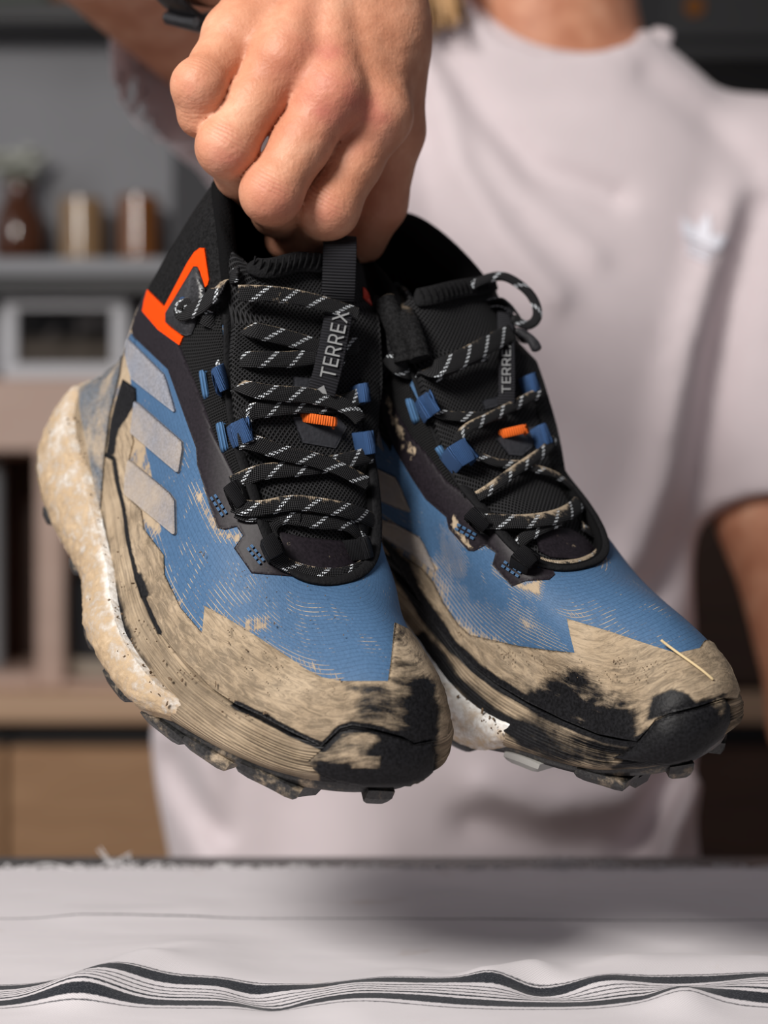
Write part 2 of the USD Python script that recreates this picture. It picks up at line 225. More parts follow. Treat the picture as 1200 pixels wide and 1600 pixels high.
n = {'uv': ('texture_coordinate', {}), 's': ('separate_xyz', {}), 'mr': ('map_range', dict(from_min=y0_, from_max=y1_, clamp=True)), 'wob': ('noise_texture', dict(scale=900, detail=2)), 'wa': ('math', dict(math_type='multiply_add', value2=.0012)), 'rp': ('rgb_ramp', {'ramp': ramp_of(rp)}),
     'sc': ('mapping', dict(scale=(5200, 5200, 1))), 'ss': ('separate_xyz', {}), 'sx': ('math', dict(math_type='sine')), 'sy': ('math', dict(math_type='sine')), 'wv': ('math', dict(math_type='multiply')), 'wr': ('map_range', dict(from_min=-1, from_max=1)), 'pr': ('rgb_ramp', {'ramp': [(0, (.52, .49, .51)), (1, (.70, .665, .69))]}),
     'dr': ('rgb_ramp', {'ramp': [(.45, (.012, .014, .020)), (.80, (.055, .058, .068))]}), 'n2': ('noise_texture', dict(scale=1500, detail=2)), 'mx': ('mix', {}), 'st': ('noise_texture', dict(scale=26, detail=4)), 'sr': ('rgb_ramp', {'ramp': [(.66, (1, 1, 1)), (.76, (.72, .58, .45))]}), 'ml': ('mix', dict(mix_type='multiply', fac=.5)),
     'p': ('principled_bsdf', dict(roughness=.9, specular_ior_level=.15, sheen_weight=.15)), 'b': ('bump', dict(strength=.10, distance=.0006)), 'hm': ('math', dict(math_type='multiply_add', value2=1.2))}
cm = mat('striped_linen', n, [('uv.UV', 's.vector'), ('uv.object', 'wob.vector'), ('wob.fac', 'wa.value1'), ('s.y', 'wa.value3'), ('wa.value', 'mr.value'), ('mr.result', 'rp.fac'), ('rp.color', 'mx.fac'), ('uv.UV', 'sc.vector'), ('sc.vector', 'ss.vector'), ('ss.x', 'sx.value1'), ('ss.y', 'sy.value1'), ('sx.value', 'wv.value1'), ('sy.value', 'wv.value2'), ('wv.value', 'wr.value'), ('wr.result', 'pr.fac'), ('uv.object', 'n2.vector'), ('n2.fac', 'dr.fac'), ('pr.color', 'mx.color1'), ('dr.color', 'mx.color2'), ('uv.object', 'st.vector'), ('st.fac', 'sr.fac'), ('mx.color', 'ml.color1'), ('sr.color', 'ml.color2'), ('ml.color', 'p.base_color'), ('wr.result', 'hm.value1'), ('n2.fac', 'hm.value3'), ('hm.value', 'b.height'), ('b.normal', 'p.normal')])
cl = obj('tablecloth', (cv, cf), cm, None, True, cuv); tag(cl, 'off-white woven cloth with black stripes and a frayed back edge on the table', 'cloth')
# frayed threads along the back edge
fr_ = []; rg = np.random.default_rng(11)
for i in range(900):
    k = rg.integers(0, nx); e = np.array([X[k]+rg.uniform(-.002, .002), ed[k]-.003, Z[k, -1]]); tuft = math.exp(-((X[k]+.138)/.010)**2)+.7*math.exp(-((X[k]-.09)/.02)**2)
    ln = rg.uniform(.003, .009)*(1+1.2*tuft); a = rg.normal(0, .9); tip = e+np.array([math.sin(a)*ln, math.cos(a)*ln*.6, ln*(.08+.22*rg.random())*(.5+2.2*tuft)+.0004]); mid = (e+tip)/2+np.array([0, 0, .002*rg.random()]); fr_.append(sweep(np.array([e, mid, tip]), [0, 0, 1], .0007, .0007, 4)[:2])
fr_.append(sweep(resample([P(45, 1362, .930), P(70, 1350, .932), P(88, 1352, .934), P(110, 1362, .930)], 20), [0, 0, 1], .0011, .0011, 6)[:2])
tag(obj('fringe', cat(fr_), plain('linen_thread', (.62, .60, .61), .9), cl), kind='stuff')
# ---------------------------------------------------------------- shoe materials
MUD = [(.25, (.27, .20, .13)), (.5, (.39, .30, .205)), (.75, (.48, .38, .27))]
def muddy(name, col, rough=.6, streak=(60, 400), amp=(.5, .45), edge=.10, ripstop=0, col2=None, ribs=0, fine=900, mudscale=1.0, sheen=0, knit=None, spec=.5, dark=.75, relief=.30, sheer=0, mud=MUD):
    """a base colour under dried mud; the vertex value 'mud' says how much of it clings where"""
    n = {'p': ('principled_bsdf', dict(specular_ior_level=spec, sheen_weight=sheen)), 'uv': ('texture_coordinate', {}), 'at': ('attribute', {'attribute': 'mud'}),
         'mp': ('mapping', dict(scale=(streak[0], streak[1], 1))), 'n1': ('noise_texture', dict(scale=1.0, detail=5, roughness=.65, distortion=.6)),
         'n2': ('noise_texture', dict(scale=55.0*mudscale, detail=8, roughness=.68)), 'n3': ('noise_texture', dict(scale=fine, detail=3)),
         'a1': ('math', dict(math_type='multiply_add', value2=amp[0], value3=-.5*amp[0])), 'a2': ('math', dict(math_type='multiply_add', value2=amp[1], value3=-.5*amp[1])),
         's1': ('math', dict(math_type='add')), 's2': ('math', dict(math_type='add')),
         'M': ('map_range', dict(range_type='smoothstep', from_min=.5-edge, from_max=.5+edge, clamp=True)),
         'mr': ('rgb_ramp', {'ramp': mud}), 'mc': ('mix', {}), 'mx': ('mix', {}), 'br': ('rgb_ramp', {'ramp': [(.35, [c*dark for c in col]), (.65, col2 or col)]}),
         'rr': ('map_range', dict(from_min=0, from_max=1, to_min=rough, to_max=.9)),
         'h1': ('math', dict(math_type='multiply_add', value2=.55)), 'b': ('bump', dict(strength=.55, distance=.0009))}
    L = [('uv.UV', 'mp.vector'), ('mp.vector', 'n1.vector'), ('uv.object', 'n2.vector'), ('uv.object', 'n3.vector'), ('n1.fac', 'a1.value1'), ('n2.fac', 'a2.value1'),
         ('a1.value', 's1.value1'), ('a2.value', 's1.value2'), ('s1.value', 's2.value1'), ('at.fac', 's2.value2'), ('M.result', 'mx.fac'),
         ('n2.fac', 'mr.fac'), ('mr.color', 'mx.color2'), ('n3.fac', 'br.fac'), ('br.color', 'mx.color1'), ('mx.color', 'p.base_color'), ('M.result', 'rr.value'), ('rr.result', 'p.roughness'),
         ('n3.fac', 'h1.value3'), ('b.normal', 'p.normal')]
    src = 's2.value'
    if ripstop:   # woven grid whose threads hold the mud first
        n.update({'sx': ('separate_xyz', {}), 'mr1': ('mapping', dict(scale=(ripstop, ripstop, ripstop))),
                  'fx': ('math', dict(math_type='fraction')), 'fy': ('math', dict(math_type='fraction')),
                  'lx0': ('math', dict(math_type='less_than', value2=.14)), 'lx': ('math', dict(math_type='multiply', value2=.4)), 'ly': ('math', dict(math_type='less_than', value2=.15)), 'lm': ('math', dict(math_type='maximum')),
                  'lw': ('math', dict(math_type='multiply', value2=.17)), 's3': ('math', dict(math_type='add')), 'lh': ('math', dict(math_type='multiply_add', value2=-.25)),
                  'wv': ('mix', dict(mix_type='multiply', color2=(.80, .80, .82)))})
        L += [('uv.UV', 'mr1.vector'), ('mr1.vector', 'sx.vector'), ('sx.x', 'fx.value1'), ('sx.y', 'fy.value1'), ('fx.value', 'lx0.value1'), ('lx0.value', 'lx.value1'), ('fy.value', 'ly.value1'),
              ('lx.value', 'lm.value1'), ('ly.value', 'lm.value2'), ('lm.value', 'lw.value1'), ('lw.value', 's3.value1'), ('s2.value', 's3.value2'),
              ('lm.value', 'wv.fac'), ('br.color', 'wv.color1')]
        L = [x for x in L if x != ('br.color', 'mx.color1')]+[('wv.color', 'mx.color1'), ('lm.value', 'lh.value1'), ('h1.value', 'lh.value3')]
        src = 's3.value'
    n['n3b'] = ('math', dict(math_type='multiply', value2=relief)); L = [x for x in L if x != ('n3.fac', 'h1.value3')]+[('n3.fac', 'n3b.value1'), ('n3b.value', 'h1.value3')]
    if sheer:      # brushed-thin mud lets the rubber show through in streaks
        n.update({'ms': ('mapping', dict(scale=(streak[0]*1.6, streak[1]*1.9, 1))), 'n5': ('noise_texture', dict(scale=1, detail=6, roughness=.75, distortion=1.0)), 'n6': ('noise_texture', dict(scale=26, detail=5, roughness=.6)), 'n56': ('math', dict(math_type='multiply_add', value2=.55)),
                  'cv': ('map_range', dict(range_type='smoothstep', from_min=.62, from_max=.94, to_min=1-sheer, to_max=1.0, clamp=True)), 'cm': ('math', dict(math_type='multiply'))})
        L = [x for x in L if x != ('M.result', 'mx.fac')]+[('uv.UV', 'ms.vector'), ('ms.vector', 'n5.vector'), ('uv.object', 'n6.vector'), ('n6.fac', 'n56.value1'), ('n5.fac', 'n56.value3'), ('n56.value', 'cv.value'), ('M.result', 'cm.value1'), ('cv.result', 'cm.value2'), ('cm.value', 'mx.fac')]
    L += [(src, 'M.value'), ('M.result', 'h1.value1')]
    hh = 'lh.value' if ripstop else 'h1.value'
    if ribs or knit:
        n.update({'w': ('wave_texture', dict(scale=ribs or knit, bands_direction='y' if ribs else 'x', distortion=0)), 'wh': ('math', dict(math_type='multiply_add', value2=.5))})
        L += [('uv.UV', 'w.vector'), ('w.fac', 'wh.value1'), (hh, 'wh.value3')]; hh = 'wh.value'
    L += [(hh, 'b.height')]
    n.pop('mc')
    return mat(name, n, L)
def mesh_cloth(name, scale, c0, c1, rough=.7):
    """open sports mesh: crossed threads over dark holes"""
    n = {'uv': ('texture_coordinate', {}), 'm': ('mapping', dict(rotation=(0, 0, .785))), 'v': ('mapping', dict(scale=(scale, scale, scale))), 's': ('separate_xyz', {}),
         'fx': ('math', dict(math_type='sine')), 'fy': ('math', dict(math_type='sine')), 'mx': ('math', dict(math_type='maximum')),
         'r': ('rgb_ramp', {'ramp': [(0.35, c0), (.80, c1)]}), 'p': ('principled_bsdf', dict(roughness=rough, specular_ior_level=.12)), 'b': ('bump', dict(strength=.9, distance=.0008)),
         'k': ('map_range', dict(from_min=-1, from_max=1))}
    L = [('uv.UV', 'm.vector'), ('m.vector', 'v.vector'), ('v.vector', 's.vector'), ('s.x', 'fx.value1'), ('s.y', 'fy.value1'), ('fx.value', 'mx.value1'), ('fy.value', 'mx.value2'),
         ('mx.value', 'k.value'), ('k.result', 'r.fac'), ('r.color', 'p.base_color'), ('k.result', 'b.height'), ('b.normal', 'p.normal')]
    return mat(name, n, L)
def webbing(name, col, scale=900, axis='x', rough=.55, var=.35):
    n = {'uv': ('texture_coordinate', {}), 'w': ('wave_texture', dict(scale=scale, bands_direction=axis)), 'r': ('rgb_ramp', {'ramp': [(0, [c*(1-var) for c in col]), (1, [min(1, c*(1+var)) for c in col])]}),
         'p': ('principled_bsdf', dict(roughness=rough, specular_ior_level=.15)), 'b': ('bump', dict(strength=.8, distance=.0005))}
    return mat(name, n, [('uv.UV', 'w.vector'), ('w.fac', 'r.fac'), ('r.color', 'p.base_color'), ('w.fac', 'b.height'), ('b.normal', 'p.normal')])
def lace_mat(name):
    """black braided lace with pairs of white tracer stitches and dried mud on its upper edge"""
    n = {'uv': ('texture_coordinate', {}), 'at': ('attribute', {'attribute': 'mud'}), 's': ('separate_xyz', {}),
         'br': ('mapping', dict(scale=(5200, 6800, 1))), 'rot': ('mapping', dict(rotation=(0, 0, .6))), 'sb': ('separate_xyz', {}), 'cx': ('math', dict(math_type='sine')), 'cy': ('math', dict(math_type='sine')),
         'cm': ('math', dict(math_type='multiply')), 'cr': ('rgb_ramp', {'ramp': [(.3, (.003, .003, .003)), (.75, (.034, .034, .037))]}), 'k': ('map_range', dict(from_min=-1, from_max=1)),
         # tracers: u repeats every 17 mm; a diagonal row of dashes across the lace
         'u1': ('math', dict(math_type='multiply_add', value2=82.0)), 'v1': ('math', dict(math_type='multiply', value2=100.0)), 'fr': ('math', dict(math_type='fraction')),
         'g1': ('math', dict(math_type='less_than', value2=.17)), 'vq': ('math', dict(math_type='multiply', value2=800.0)), 'vf': ('math', dict(math_type='fraction')), 'g2': ('math', dict(math_type='greater_than', value2=.45)),
         'uq': ('math', dict(math_type='multiply', value2=1100.0)), 'uf': ('math', dict(math_type='fraction')), 'g3': ('math', dict(math_type='greater_than', value2=.25)),
         'g': ('math', dict(math_type='multiply')), 'gg': ('math', dict(math_type='multiply')), 'mx': ('mix', dict(color2=(.66, .70, .74))),
         'n2': ('noise_texture', dict(scale=420, detail=5, roughness=.7)), 's2': ('math', dict(math_type='add')), 'M': ('map_range', dict(from_min=.9, from_max=1.1, clamp=True)), 'md': ('mix', dict(color2=(.44, .35, .25))),
         'p': ('principled_bsdf', dict(roughness=.6, specular_ior_level=.12)), 'b': ('bump', dict(strength=.9, distance=.0005))}
    L = [('uv.UV', 's.vector'), ('uv.UV', 'rot.vector'), ('rot.vector', 'br.vector'), ('br.vector', 'sb.vector'), ('sb.x', 'cx.value1'), ('sb.y', 'cy.value1'), ('cx.value', 'cm.value1'), ('cy.value', 'cm.value2'),
         ('cm.value', 'k.value'), ('k.result', 'cr.fac'), ('cr.color', 'mx.color1'), ('s.y', 'v1.value1'), ('s.x', 'u1.value1'), ('v1.value', 'u1.value3'), ('u1.value', 'fr.value1'), ('fr.value', 'g1.value1'),
         ('s.y', 'vq.value1'), ('vq.value', 'vf.value1'), ('vf.value', 'g2.value1'), ('s.x', 'uq.value1'), ('uq.value', 'uf.value1'), ('uf.value', 'g3.value1'),
         ('g1.value', 'g.value1'), ('g2.value', 'g.value2'), ('g.value', 'gg.value1'), ('g3.value', 'gg.value2'), ('gg.value', 'mx.fac'), ('uv.object', 'n2.vector'),
         ('n2.fac', 's2.value1'), ('at.fac', 's2.value2'), ('s2.value', 'M.value'), ('M.result', 'md.fac'), ('mx.color', 'md.color1'), ('md.color', 'p.base_color'), ('k.result', 'b.height'), ('b.normal', 'p.normal')]
    return mat(name, n, L)
M = {}
M['foam'] = muddy('white_foam', (.80, .78, .74), .75, (90, 90), (.30, .80), .20, col2=(.86, .85, .83), fine=330, mudscale=3.2, dark=.92, relief=1.5, mud=[(.25, (.14, .09, .05)), (.42, (.33, .23, .135)), (.58, (.46, .335, .21)), (.78, (.62, .50, .36))])
M['rubber'] = muddy('black_rubber', (.005, .005, .006),   .5, (70, 240), (.55, .5), .12, col2=(.012, .012, .014), spec=.16, sheer=.55)
M['rand'] = muddy('ribbed_rubber', (.005, .005, .006), .5, (20, 300), (.5, .5), .13, col2=(.012, .012, .014), ribs=240, spec=.16, sheer=.5)
M['sole'] = muddy('outsole_rubber', (.010, .010, .011), .4, (150, 150), (.4, .7), .1, col2=(.03, .03, .03))
M['clip'] = muddy('grey_plastic', (.075, .095, .12), .35, (40, 120), (.5, .6), .16, col2=(.13, .155, .19), sheer=.45)
M['blue'] = muddy('blue_ripstop', (.052, .118, .225), .6, (260, 40), (.30, .50), .035, ripstop=480, col2=(.060, .132, .25), spec=.3, dark=.93, relief=.15, mudscale=1.3)
M['panel'] = muddy('dark_film', (.012, .009, .0125), .5, (160, 160), (.35, .8), .06, col2=(.017, .013, .0175), mudscale=4.0, spec=.22, relief=.06)
M['stripe'] = muddy('grey_film', (.24, .26, .31), .45, (45, 45), (.30, .35), .35, col2=(.27, .29, .35), spec=.3, relief=.05)
M['orange'] = plain('orange_film', (.80, .060, .0), .6, spec=.12)
M['red'] = plain('red_film', (.62, .03, .006), .5)
M['knit'] = muddy('black_rib_knit', (.005, .005, .0055), .85, (60, 60), (.2, .5), .3, col2=(.014, .014, .015), knit=95, spec=.1, relief=.5)
M['lining'] = plain('black_lining', (.004, .004, .0045), .9, .5, 900, spec=.08)
M['mesh'] = mesh_cloth('tongue_mesh', 4300, (.001, .001, .001), (.026, .026, .028))
M['stay'] = mesh_cloth('eyestay_mesh', 4800, (.001, .001, .001), (.017, .017, .018))
M['edge'] = plain('tongue_binding', (.009, .009, .010), .8, .6, 700, spec=.12)
M['hook'] = muddy('black_hook', (.014, .014, .016), .35, (70, 70), (.3, .6), .06, col2=(.03, .03, .034))
M['bluetape'] = webbing('blue_tape', (.038, .085, .20), 520, 'x')
M['blueth'] = webbing('blue_thread', (.06, .135, .26), 250, 'y')
M['orth'] = webbing('orange_thread', (.85, .14, .02), 330, 'x', .6, .3)
M['blacktape'] = webbing('black_tape', (.009, .009, .0105), 500, 'x')
M['tab'] = webbing('grosgrain_tab', (.014, .014, .017), 260, 'x', .6, .6)
M['patch'] = plain('grey_rubber_patch', (.032, .033, .039), .6, .4, 500, spec=.2)
M['letters'] = plain('grey_print', (.20, .205, .21), .6, spec=.2)
M['lace'] = lace_mat('speckled_lace')
M['clear'] = plain('translucent_rubber', (.45, .44, .42), .3, transmission_weight=.35)
M['soil'] = plain('dry_soil', (.13, .085, .05), .9)
M['straw'] = plain('dry_straw', (.62, .48, .27), .7)
# ---------------------------------------------------------------- shoe template, in cm: twelve stations round, from heel along the outer side to the toe and back
RINGS = dict(
A=[(1.2,.2,.9),(2.2,-2.6,.6),(6,-3.4,0),(12,-3.5,0),(19.5,-5.0,.1),(26,-4.0,1.0),(29.3,1.0,2.0),(26.5,4.3,1.0),(20.5,4.6,.1),(13,3.0,0),(6,3.3,0),(2.2,2.8,.6)],
B=[(-.8,.2,2.4),(1.0,-3.7,2.2),(6,-4.4,1.6),(12,-4.2,1.4),(19.5,-5.5,1.0),(26.3,-4.4,1.7),(30,1,2.5),(27,4.8,1.7),(20.5,5.1,1.0),(13,3.6,1.4),(6,4.3,1.6),(1.0,3.9,2.2)],
C=[(-.5,.2,4.6),(1.1,-3.6,4.3),(6,-4.2,3.4),(12,-4.1,2.8),(19.5,-5.4,1.9),(26.3,-4.4,2.3),(30.1,1,3.0),(27,4.8,2.3),(20.5,5.0,1.9),(13,3.6,2.8),(6,4.1,3.4),(1.1,3.8,4.3)],
D=[(.2,.2,7.5),(1.5,-3.2,6.8),(6,-3.8,5.2),(12,-3.9,4.3),(19.5,-5.2,3.2),(26,-4.3,3.2),(29.8,1,4.0),(26.8,4.7,3.2),(20.5,4.8,3.2),(13,3.5,4.3),(6,3.8,5.2),(1.5,3.4,6.8)],
E=[(.6,.2,9),(2,-3.2,9),(6,-3.7,7.5),(12,-3.7,6.3),(19,-4.8,5.0),(25.2,-3.7,4.8),(28.5,.9,5.4),(25.8,4.1,4.8),(20,4.3,5.0),(13,3.4,6.3),(6,3.7,7.5),(2,3.3,9)],
F=[(1.2,.2,11.5),(2.5,-2.9,11.5),(7,-3.9,10.2),(12.5,-3.8,8.2),(18,-4.2,6.6),(23,-3.1,5.9),(25.3,.6,6.6),(23.5,3.5,5.9),(18.5,3.9,6.6),(12.5,3.7,8.2),(7,3.9,10.2),(2.5,3,11.5)],
G=[(1,.1,14.6),(3,-3.0,14.9),(8,-3.6,14.6),(12.5,-3.0,10.8),(16.5,-2.9,8.8),(19.5,-2.3,7.6),(21,.2,7.4),(19.5,2.6,7.6),(16.5,2.9,8.8),(12.5,3.1,10.8),(8,3.6,14.6),(3,3.0,14.9)])
RK = 'ABCDEFG'
RC = np.array([[*RINGS[k], RINGS[k][0]] for k in RK], float)          # 7 x 13 x 3
def surf(t, s):
    """template point at station t (0..12) and level s (0..6, A to G); t and s broadcast as a grid"""
    c = CubicSpline(np.arange(13), RC, axis=1, bc_type='periodic')(np.asarray(t, float))
    return CubicSpline(np.arange(7), c, axis=0)(np.asarray(s, float))       # s x t x 3
def ring_at(k, t):
    return CubicSpline(np.arange(13), RC[RK.index(k)], bc_type='periodic')(t)
def pose(q, mirror):
    yaw, pitch, roll, tu, tv, td, sc = q
    f = np.array([math.sin(yaw)*math.cos(pitch), -math.cos(yaw)*math.cos(pitch), -math.sin(pitch)])
    up = np.array([0, 0, 1.0]); up -= f*up.dot(f); up /= np.linalg.norm(up); l = np.cross(up, f)
    l2 = l*math.cos(roll)+up*math.sin(roll); R = np.stack([f, l2, np.cross(f, l2)], 1); ref = P(tu, tv, td)
    return lambda p: ref+(np.asarray(p, float)*[1, -1 if mirror else 1, 1]-[27, 0, 2])@R.T*(sc*.01)
EYE = np.array([0, 0, CAMZ])
def smst(x): x = np.clip(x, 0, 1); return x*x*(3-2*x)
class Shoe:
    def __init__(s, q, mirror, corr, masks, dirt):
        s.X = pose(q, mirror); s.mirror = mirror; s.masks = [(shapely.prepared.prep(g), g, v, w) for g, v, w in masks]; s.dirt = [(shapely.prepared.prep(g), g, v, w) for g, v, w in dirt]
        src = s.X(np.array([ring_at(a[0], a[1]) if isinstance(a[0], str) else a[:3] for a in corr])); tgt = np.array([a[-2:] for a in corr], float)
        z = lambda p: np.c_[proj(p), p[:, 1]*2600]
        S = z(src); dv = tgt-S[:, :2]; A = np.c_[S-S.mean(0), np.ones(len(S))]
        w = np.linalg.lstsq(np.vstack([A, np.diag([60., 60, 60, .1])]), np.vstack([dv, np.zeros((4, 2))]), rcond=None)[0]; mean = S.mean(0)
        aff = lambda Z: np.c_[Z-mean, np.ones(len(Z))]@w
        have = {(a[0], a[1]) for a in corr if isinstance(a[0], str)}
        anc = [(k, t) for k in RK for t in range(12) if not any(h[0] == k and abs(h[1]-t) < .6 for h in have)]
        Za = z(s.X(np.array([ring_at(*a) for a in anc])))
        sm = np.r_[np.full(len(S), .3), np.full(len(Za), 60.)]
        s.rbf = RBFInterpolator(np.vstack([S, Za])/100, np.vstack([dv-aff(S), np.zeros((len(Za), 2))]), kernel='thin_plate_spline', smoothing=sm, degree=1)
        s.res = dv-aff(S)
        def W(p):
            p = np.asarray(p, float); sh = p.shape; X = s.X(p.reshape(-1, 3)); Z = z(X); d = aff(Z)+s.rbf(Z/100)
            return P(Z[:, 0]+d[:, 0], Z[:, 1]+d[:, 1], X[:, 1]).reshape(sh)
        s.W = W
        o = s.X(np.zeros(3)); s.up = s.X(np.array([0, 0, 1.]))-o; s.up /= np.linalg.norm(s.up); s.fw = s.X(np.array([1., 0, 0]))-o; s.fw /= np.linalg.norm(s.fw)
    def mud(s, pts, default, cloth=False):
        px = proj(pts); m = np.broadcast_to(np.asarray(default, float), len(px)).copy(); q = shapely.points(px)
        for prep, g, val, soft in (s.dirt if cloth else s.masks):
            d = shapely.distance(g, q); 
            if g.geom_type == 'Polygon':
                ins = shapely.contains(g, q); d = np.where(ins, -shapely.distance(g.exterior, q), d)
            k = smst(.5-d/(2*soft)) if soft else (d <= 0)*1.0
            m = m+(val-m)*k
        return m
    def base(s):
        """the body as one dense surface: outsole edge up to the opening"""
        nt = 420; t = np.arange(nt)*12/nt; sv = np.unique(np.r_[np.linspace(0, 2, 25), np.linspace(2, 3, 21), np.linspace(3, 4, 33), np.linspace(4, 6, 46)])
        g = s.W(surf(t, sv)).transpose(1, 0, 2); ns = len(sv)          # nt x ns
        v = g.reshape(-1, 3); f = gridf(nt, ns, True, False)
        if not s.mirror: f = f[:, ::-1]
        n = normals(v, f)
        c = v.reshape(nt, ns, 3).mean((0, 1))
        if np.mean(np.sum(n*(v-c), 1)) < 0: f = f[:, ::-1]; n = -n
        mid = g[:, ns//2]; du = np.linalg.norm(np.diff(np.vstack([mid, mid[:1]]), axis=0), axis=1); uu = np.r_[0, np.cumsum(du)][:-1]
        dv = np.linalg.norm(np.diff(g, axis=1), axis=2); vv = np.c_[np.zeros(nt), np.cumsum(dv, 1)]
        k0 = int(np.argmin(abs(sv-3))); vv = vv-vv[:, k0:k0+1]
        uv = np.stack([np.broadcast_to(uu[:, None], (nt, ns)), vv], -1).reshape(-1, 2)
        T, S = np.meshgrid(t, sv, indexing='ij'); T, S = T.ravel(), S.ravel()
        s.nt, s.ns, s.t, s.sv, s.T, s.S, s.uv, s.n = nt, ns, t, sv, T, S, uv, n
        s.v, s.f = v, f; s.tm = trimesh.Trimesh(v, np.vstack([f[:, [0, 1, 2]], f[:, [0, 2, 3]]]), process=False)
    def piece(s, keep, disp):
        """faces whose corners all satisfy keep(T,S), displaced along the normal"""
        k = keep(s.T, s.S); f = s.f[k[s.f].all(1)]; ids = np.unique(f); m = np.full(len(s.v), -1); m[ids] = np.arange(len(ids))
        v = s.v[ids]+s.n[ids]*(disp(s.T[ids], s.S[ids]))[:, None]
        f = m[f]; f = np.vstack([f[:, [0, 1, 2]], f[:, [0, 2, 3]]])
        return v, f, s.uv[ids], ids
    def cast(s, px, tm=None):
        """first hit of the picture's rays at px on the body: points, normals, uv"""
        tm = tm or s.tm; px = np.asarray(px, float); d = P(px[:, 0], px[:, 1], 1.0)-EYE
        pts = np.full((len(px), 3), np.nan); nn = pts.copy(); uv = np.zeros((len(px), 2))
        loc, ri, ti = tm.ray.intersects_location(np.broadcast_to(EYE, d.shape), d, multiple_hits=False)
        vn = s.vn(tm); fx = tm.faces[ti]; b = trimesh.triangles.points_to_barycentric(tm.triangles[ti], loc)
        pts[ri] = loc; nn[ri] = np.einsum('ij,ijk->ik', b, vn[fx])
        U = s.uv if tm is s.tm else s.uvs.get(id(tm)); 
        if U is not None: uv[ri] = np.einsum('ij,ijk->ik', b, U[fx])
        miss = np.isnan(pts[:, 0])
        if miss.any():
            front = np.where(np.sum(vn*(tm.vertices-EYE), 1) < 0)[0]; vp = proj(tm.vertices[front]); _, j = cKDTree(vp).query(px[miss])
            q = tm.vertices[front[j]]; pts[miss] = q; nn[miss] = vn[front[j]]
            if U is not None: uv[miss] = U[front[j]]
        s.missed = miss
        return pts, nn/np.linalg.norm(nn, axis=1, keepdims=True), uv
    uvs = {}
    def vn(s, tm):
        if not hasattr(s, '_vn'): s._vn = {}
        if id(tm) not in s._vn: 
            n = normals(np.array(tm.vertices), np.array(tm.faces)); s._vn[id(tm)] = n
        return s._vn[id(tm)]
    def patch(s, name, poly, h, m, parent, mud=0, step=4.0, tm=None, bev=None, label=None, crown=0, rnd=0, lift=0.0):
        """a flat overlay glued onto the body: its outline as the picture shows it, h metres thick"""
        g = Polygon(poly).buffer(0)
        if rnd: g = g.buffer(-rnd).buffer(2*rnd).buffer(-rnd)
        if g.geom_type != 'Polygon': g = max(g.geoms, key=lambda a: a.area)
        ex = np.array(g.exterior.segmentize(step*.7).coords)[:-1]; inn = [np.array(r.segmentize(step*.7).coords)[:-1] for r in g.interiors]
        x0, y0, x1, y1 = g.bounds; gx, gy = np.meshgrid(np.arange(x0, x1, step), np.arange(y0, y1, step)); gy = gy+0*gx; gx = gx+(np.arange(gx.shape[0])[:, None] % 2)*step*.5
        pt = np.c_[gx.ravel(), gy.ravel()]; gi = g.buffer(-step*.45); pt = pt[shapely.contains_xy(gi, pt[:, 0], pt[:, 1])]
        bev = step*.5 if bev is None else bev
        loops = [ex]+inn; px = np.vstack(loops+[pt]); nb = sum(map(len, loops))
        tri = Delaunay(px).simplices; c = px[tri].mean(1); tri = tri[shapely.contains_xy(g, c[:, 0], c[:, 1])]
        a = px[tri]; ar = np.cross(a[:, 1]-a[:, 0], a[:, 2]-a[:, 0]); tri = np.where((ar > 0)[:, None], tri[:, ::-1], tri); tri = tri[abs(ar) > 1e-6]
        q, n, uv = s.cast(px, tm); tri = tri[~s.missed[tri].all(1)]; dist = shapely.distance(g.boundary, shapely.points(px))
        hh = lift+h*(.55+.45*np.clip(dist/max(bev, .1), 0, 1))+crown*smst(dist/max(dist.max(), 1e-6))
        top = q+n*hh[:, None]; v = [top]; f = [tri]; off = 0; low = q[:nb]-n[:nb]*.0006+n[:nb]*lift; o = len(top); v.append(low)
        for lp in loops:
            i = np.arange(len(lp)); j = (i+1) % len(lp); i, j = i+off, j+off
            f += [np.stack([i, j, o+j], 1), np.stack([i, o+j, o+i], 1)]; off += len(lp)
        v = np.vstack(v); f = np.vstack(f); uv = np.vstack([uv, uv[:nb]])
        fn = normals(v, f[:len(tri)])[:len(top)]
        if np.mean(np.sum(fn*n, 1)) < 0: f = f[:, ::-1]
        ref = f[len(tri)]; 
        return obj(name, (v, f), m, parent, True, uv, {'mud': s.mud(v, mud, name == 'lace_panel')}, label)
    def strand(s, name, path, m, parent, w=.0066, th=.0018, h=.0018, tm=None, mud=.2, nfac=1.0, smooth=7, step=2.0, sides=12, ends=True, seed=0, raw=None, label=None, bend=None):
        """a lace or ribbon that follows the picture's path px over the body; raw gives fixed heights (m) over the surface"""
        L = np.linalg.norm(np.diff(np.array(path, float), axis=0), axis=1).sum(); px = resample(path, max(8, int(L/step)))
        q, n, _ = s.cast(px, tm); d = q[:, 1]; k = max(1, smooth)
        d = np.minimum(d, minimum_filter1d(d, 2*k+1)*.5+d*.5); d = gaussian_filter1d(d, k, mode='nearest'); n = gaussian_filter1d(n, 2*k, axis=0, mode='nearest')
        view = EYE-q; view /= np.linalg.norm(view, axis=1, keepdims=True); n = n*nfac+view*(1-nfac); n /= np.linalg.norm(n, axis=1, keepdims=True)
        hh = np.full(len(px), h) if raw is None else np.interp(np.linspace(0, 1, len(px)), np.linspace(0, 1, len(raw)), raw)
        p = P(px[:, 0], px[:, 1], d-hh*1.25-th*.5)
        if bend is not None: n = n+bend
        ta = np.ones(len(px))
        v, f, uv = sweep(p, n, w, th, sides, ta); uv = uv+[seed*.0137, 0]
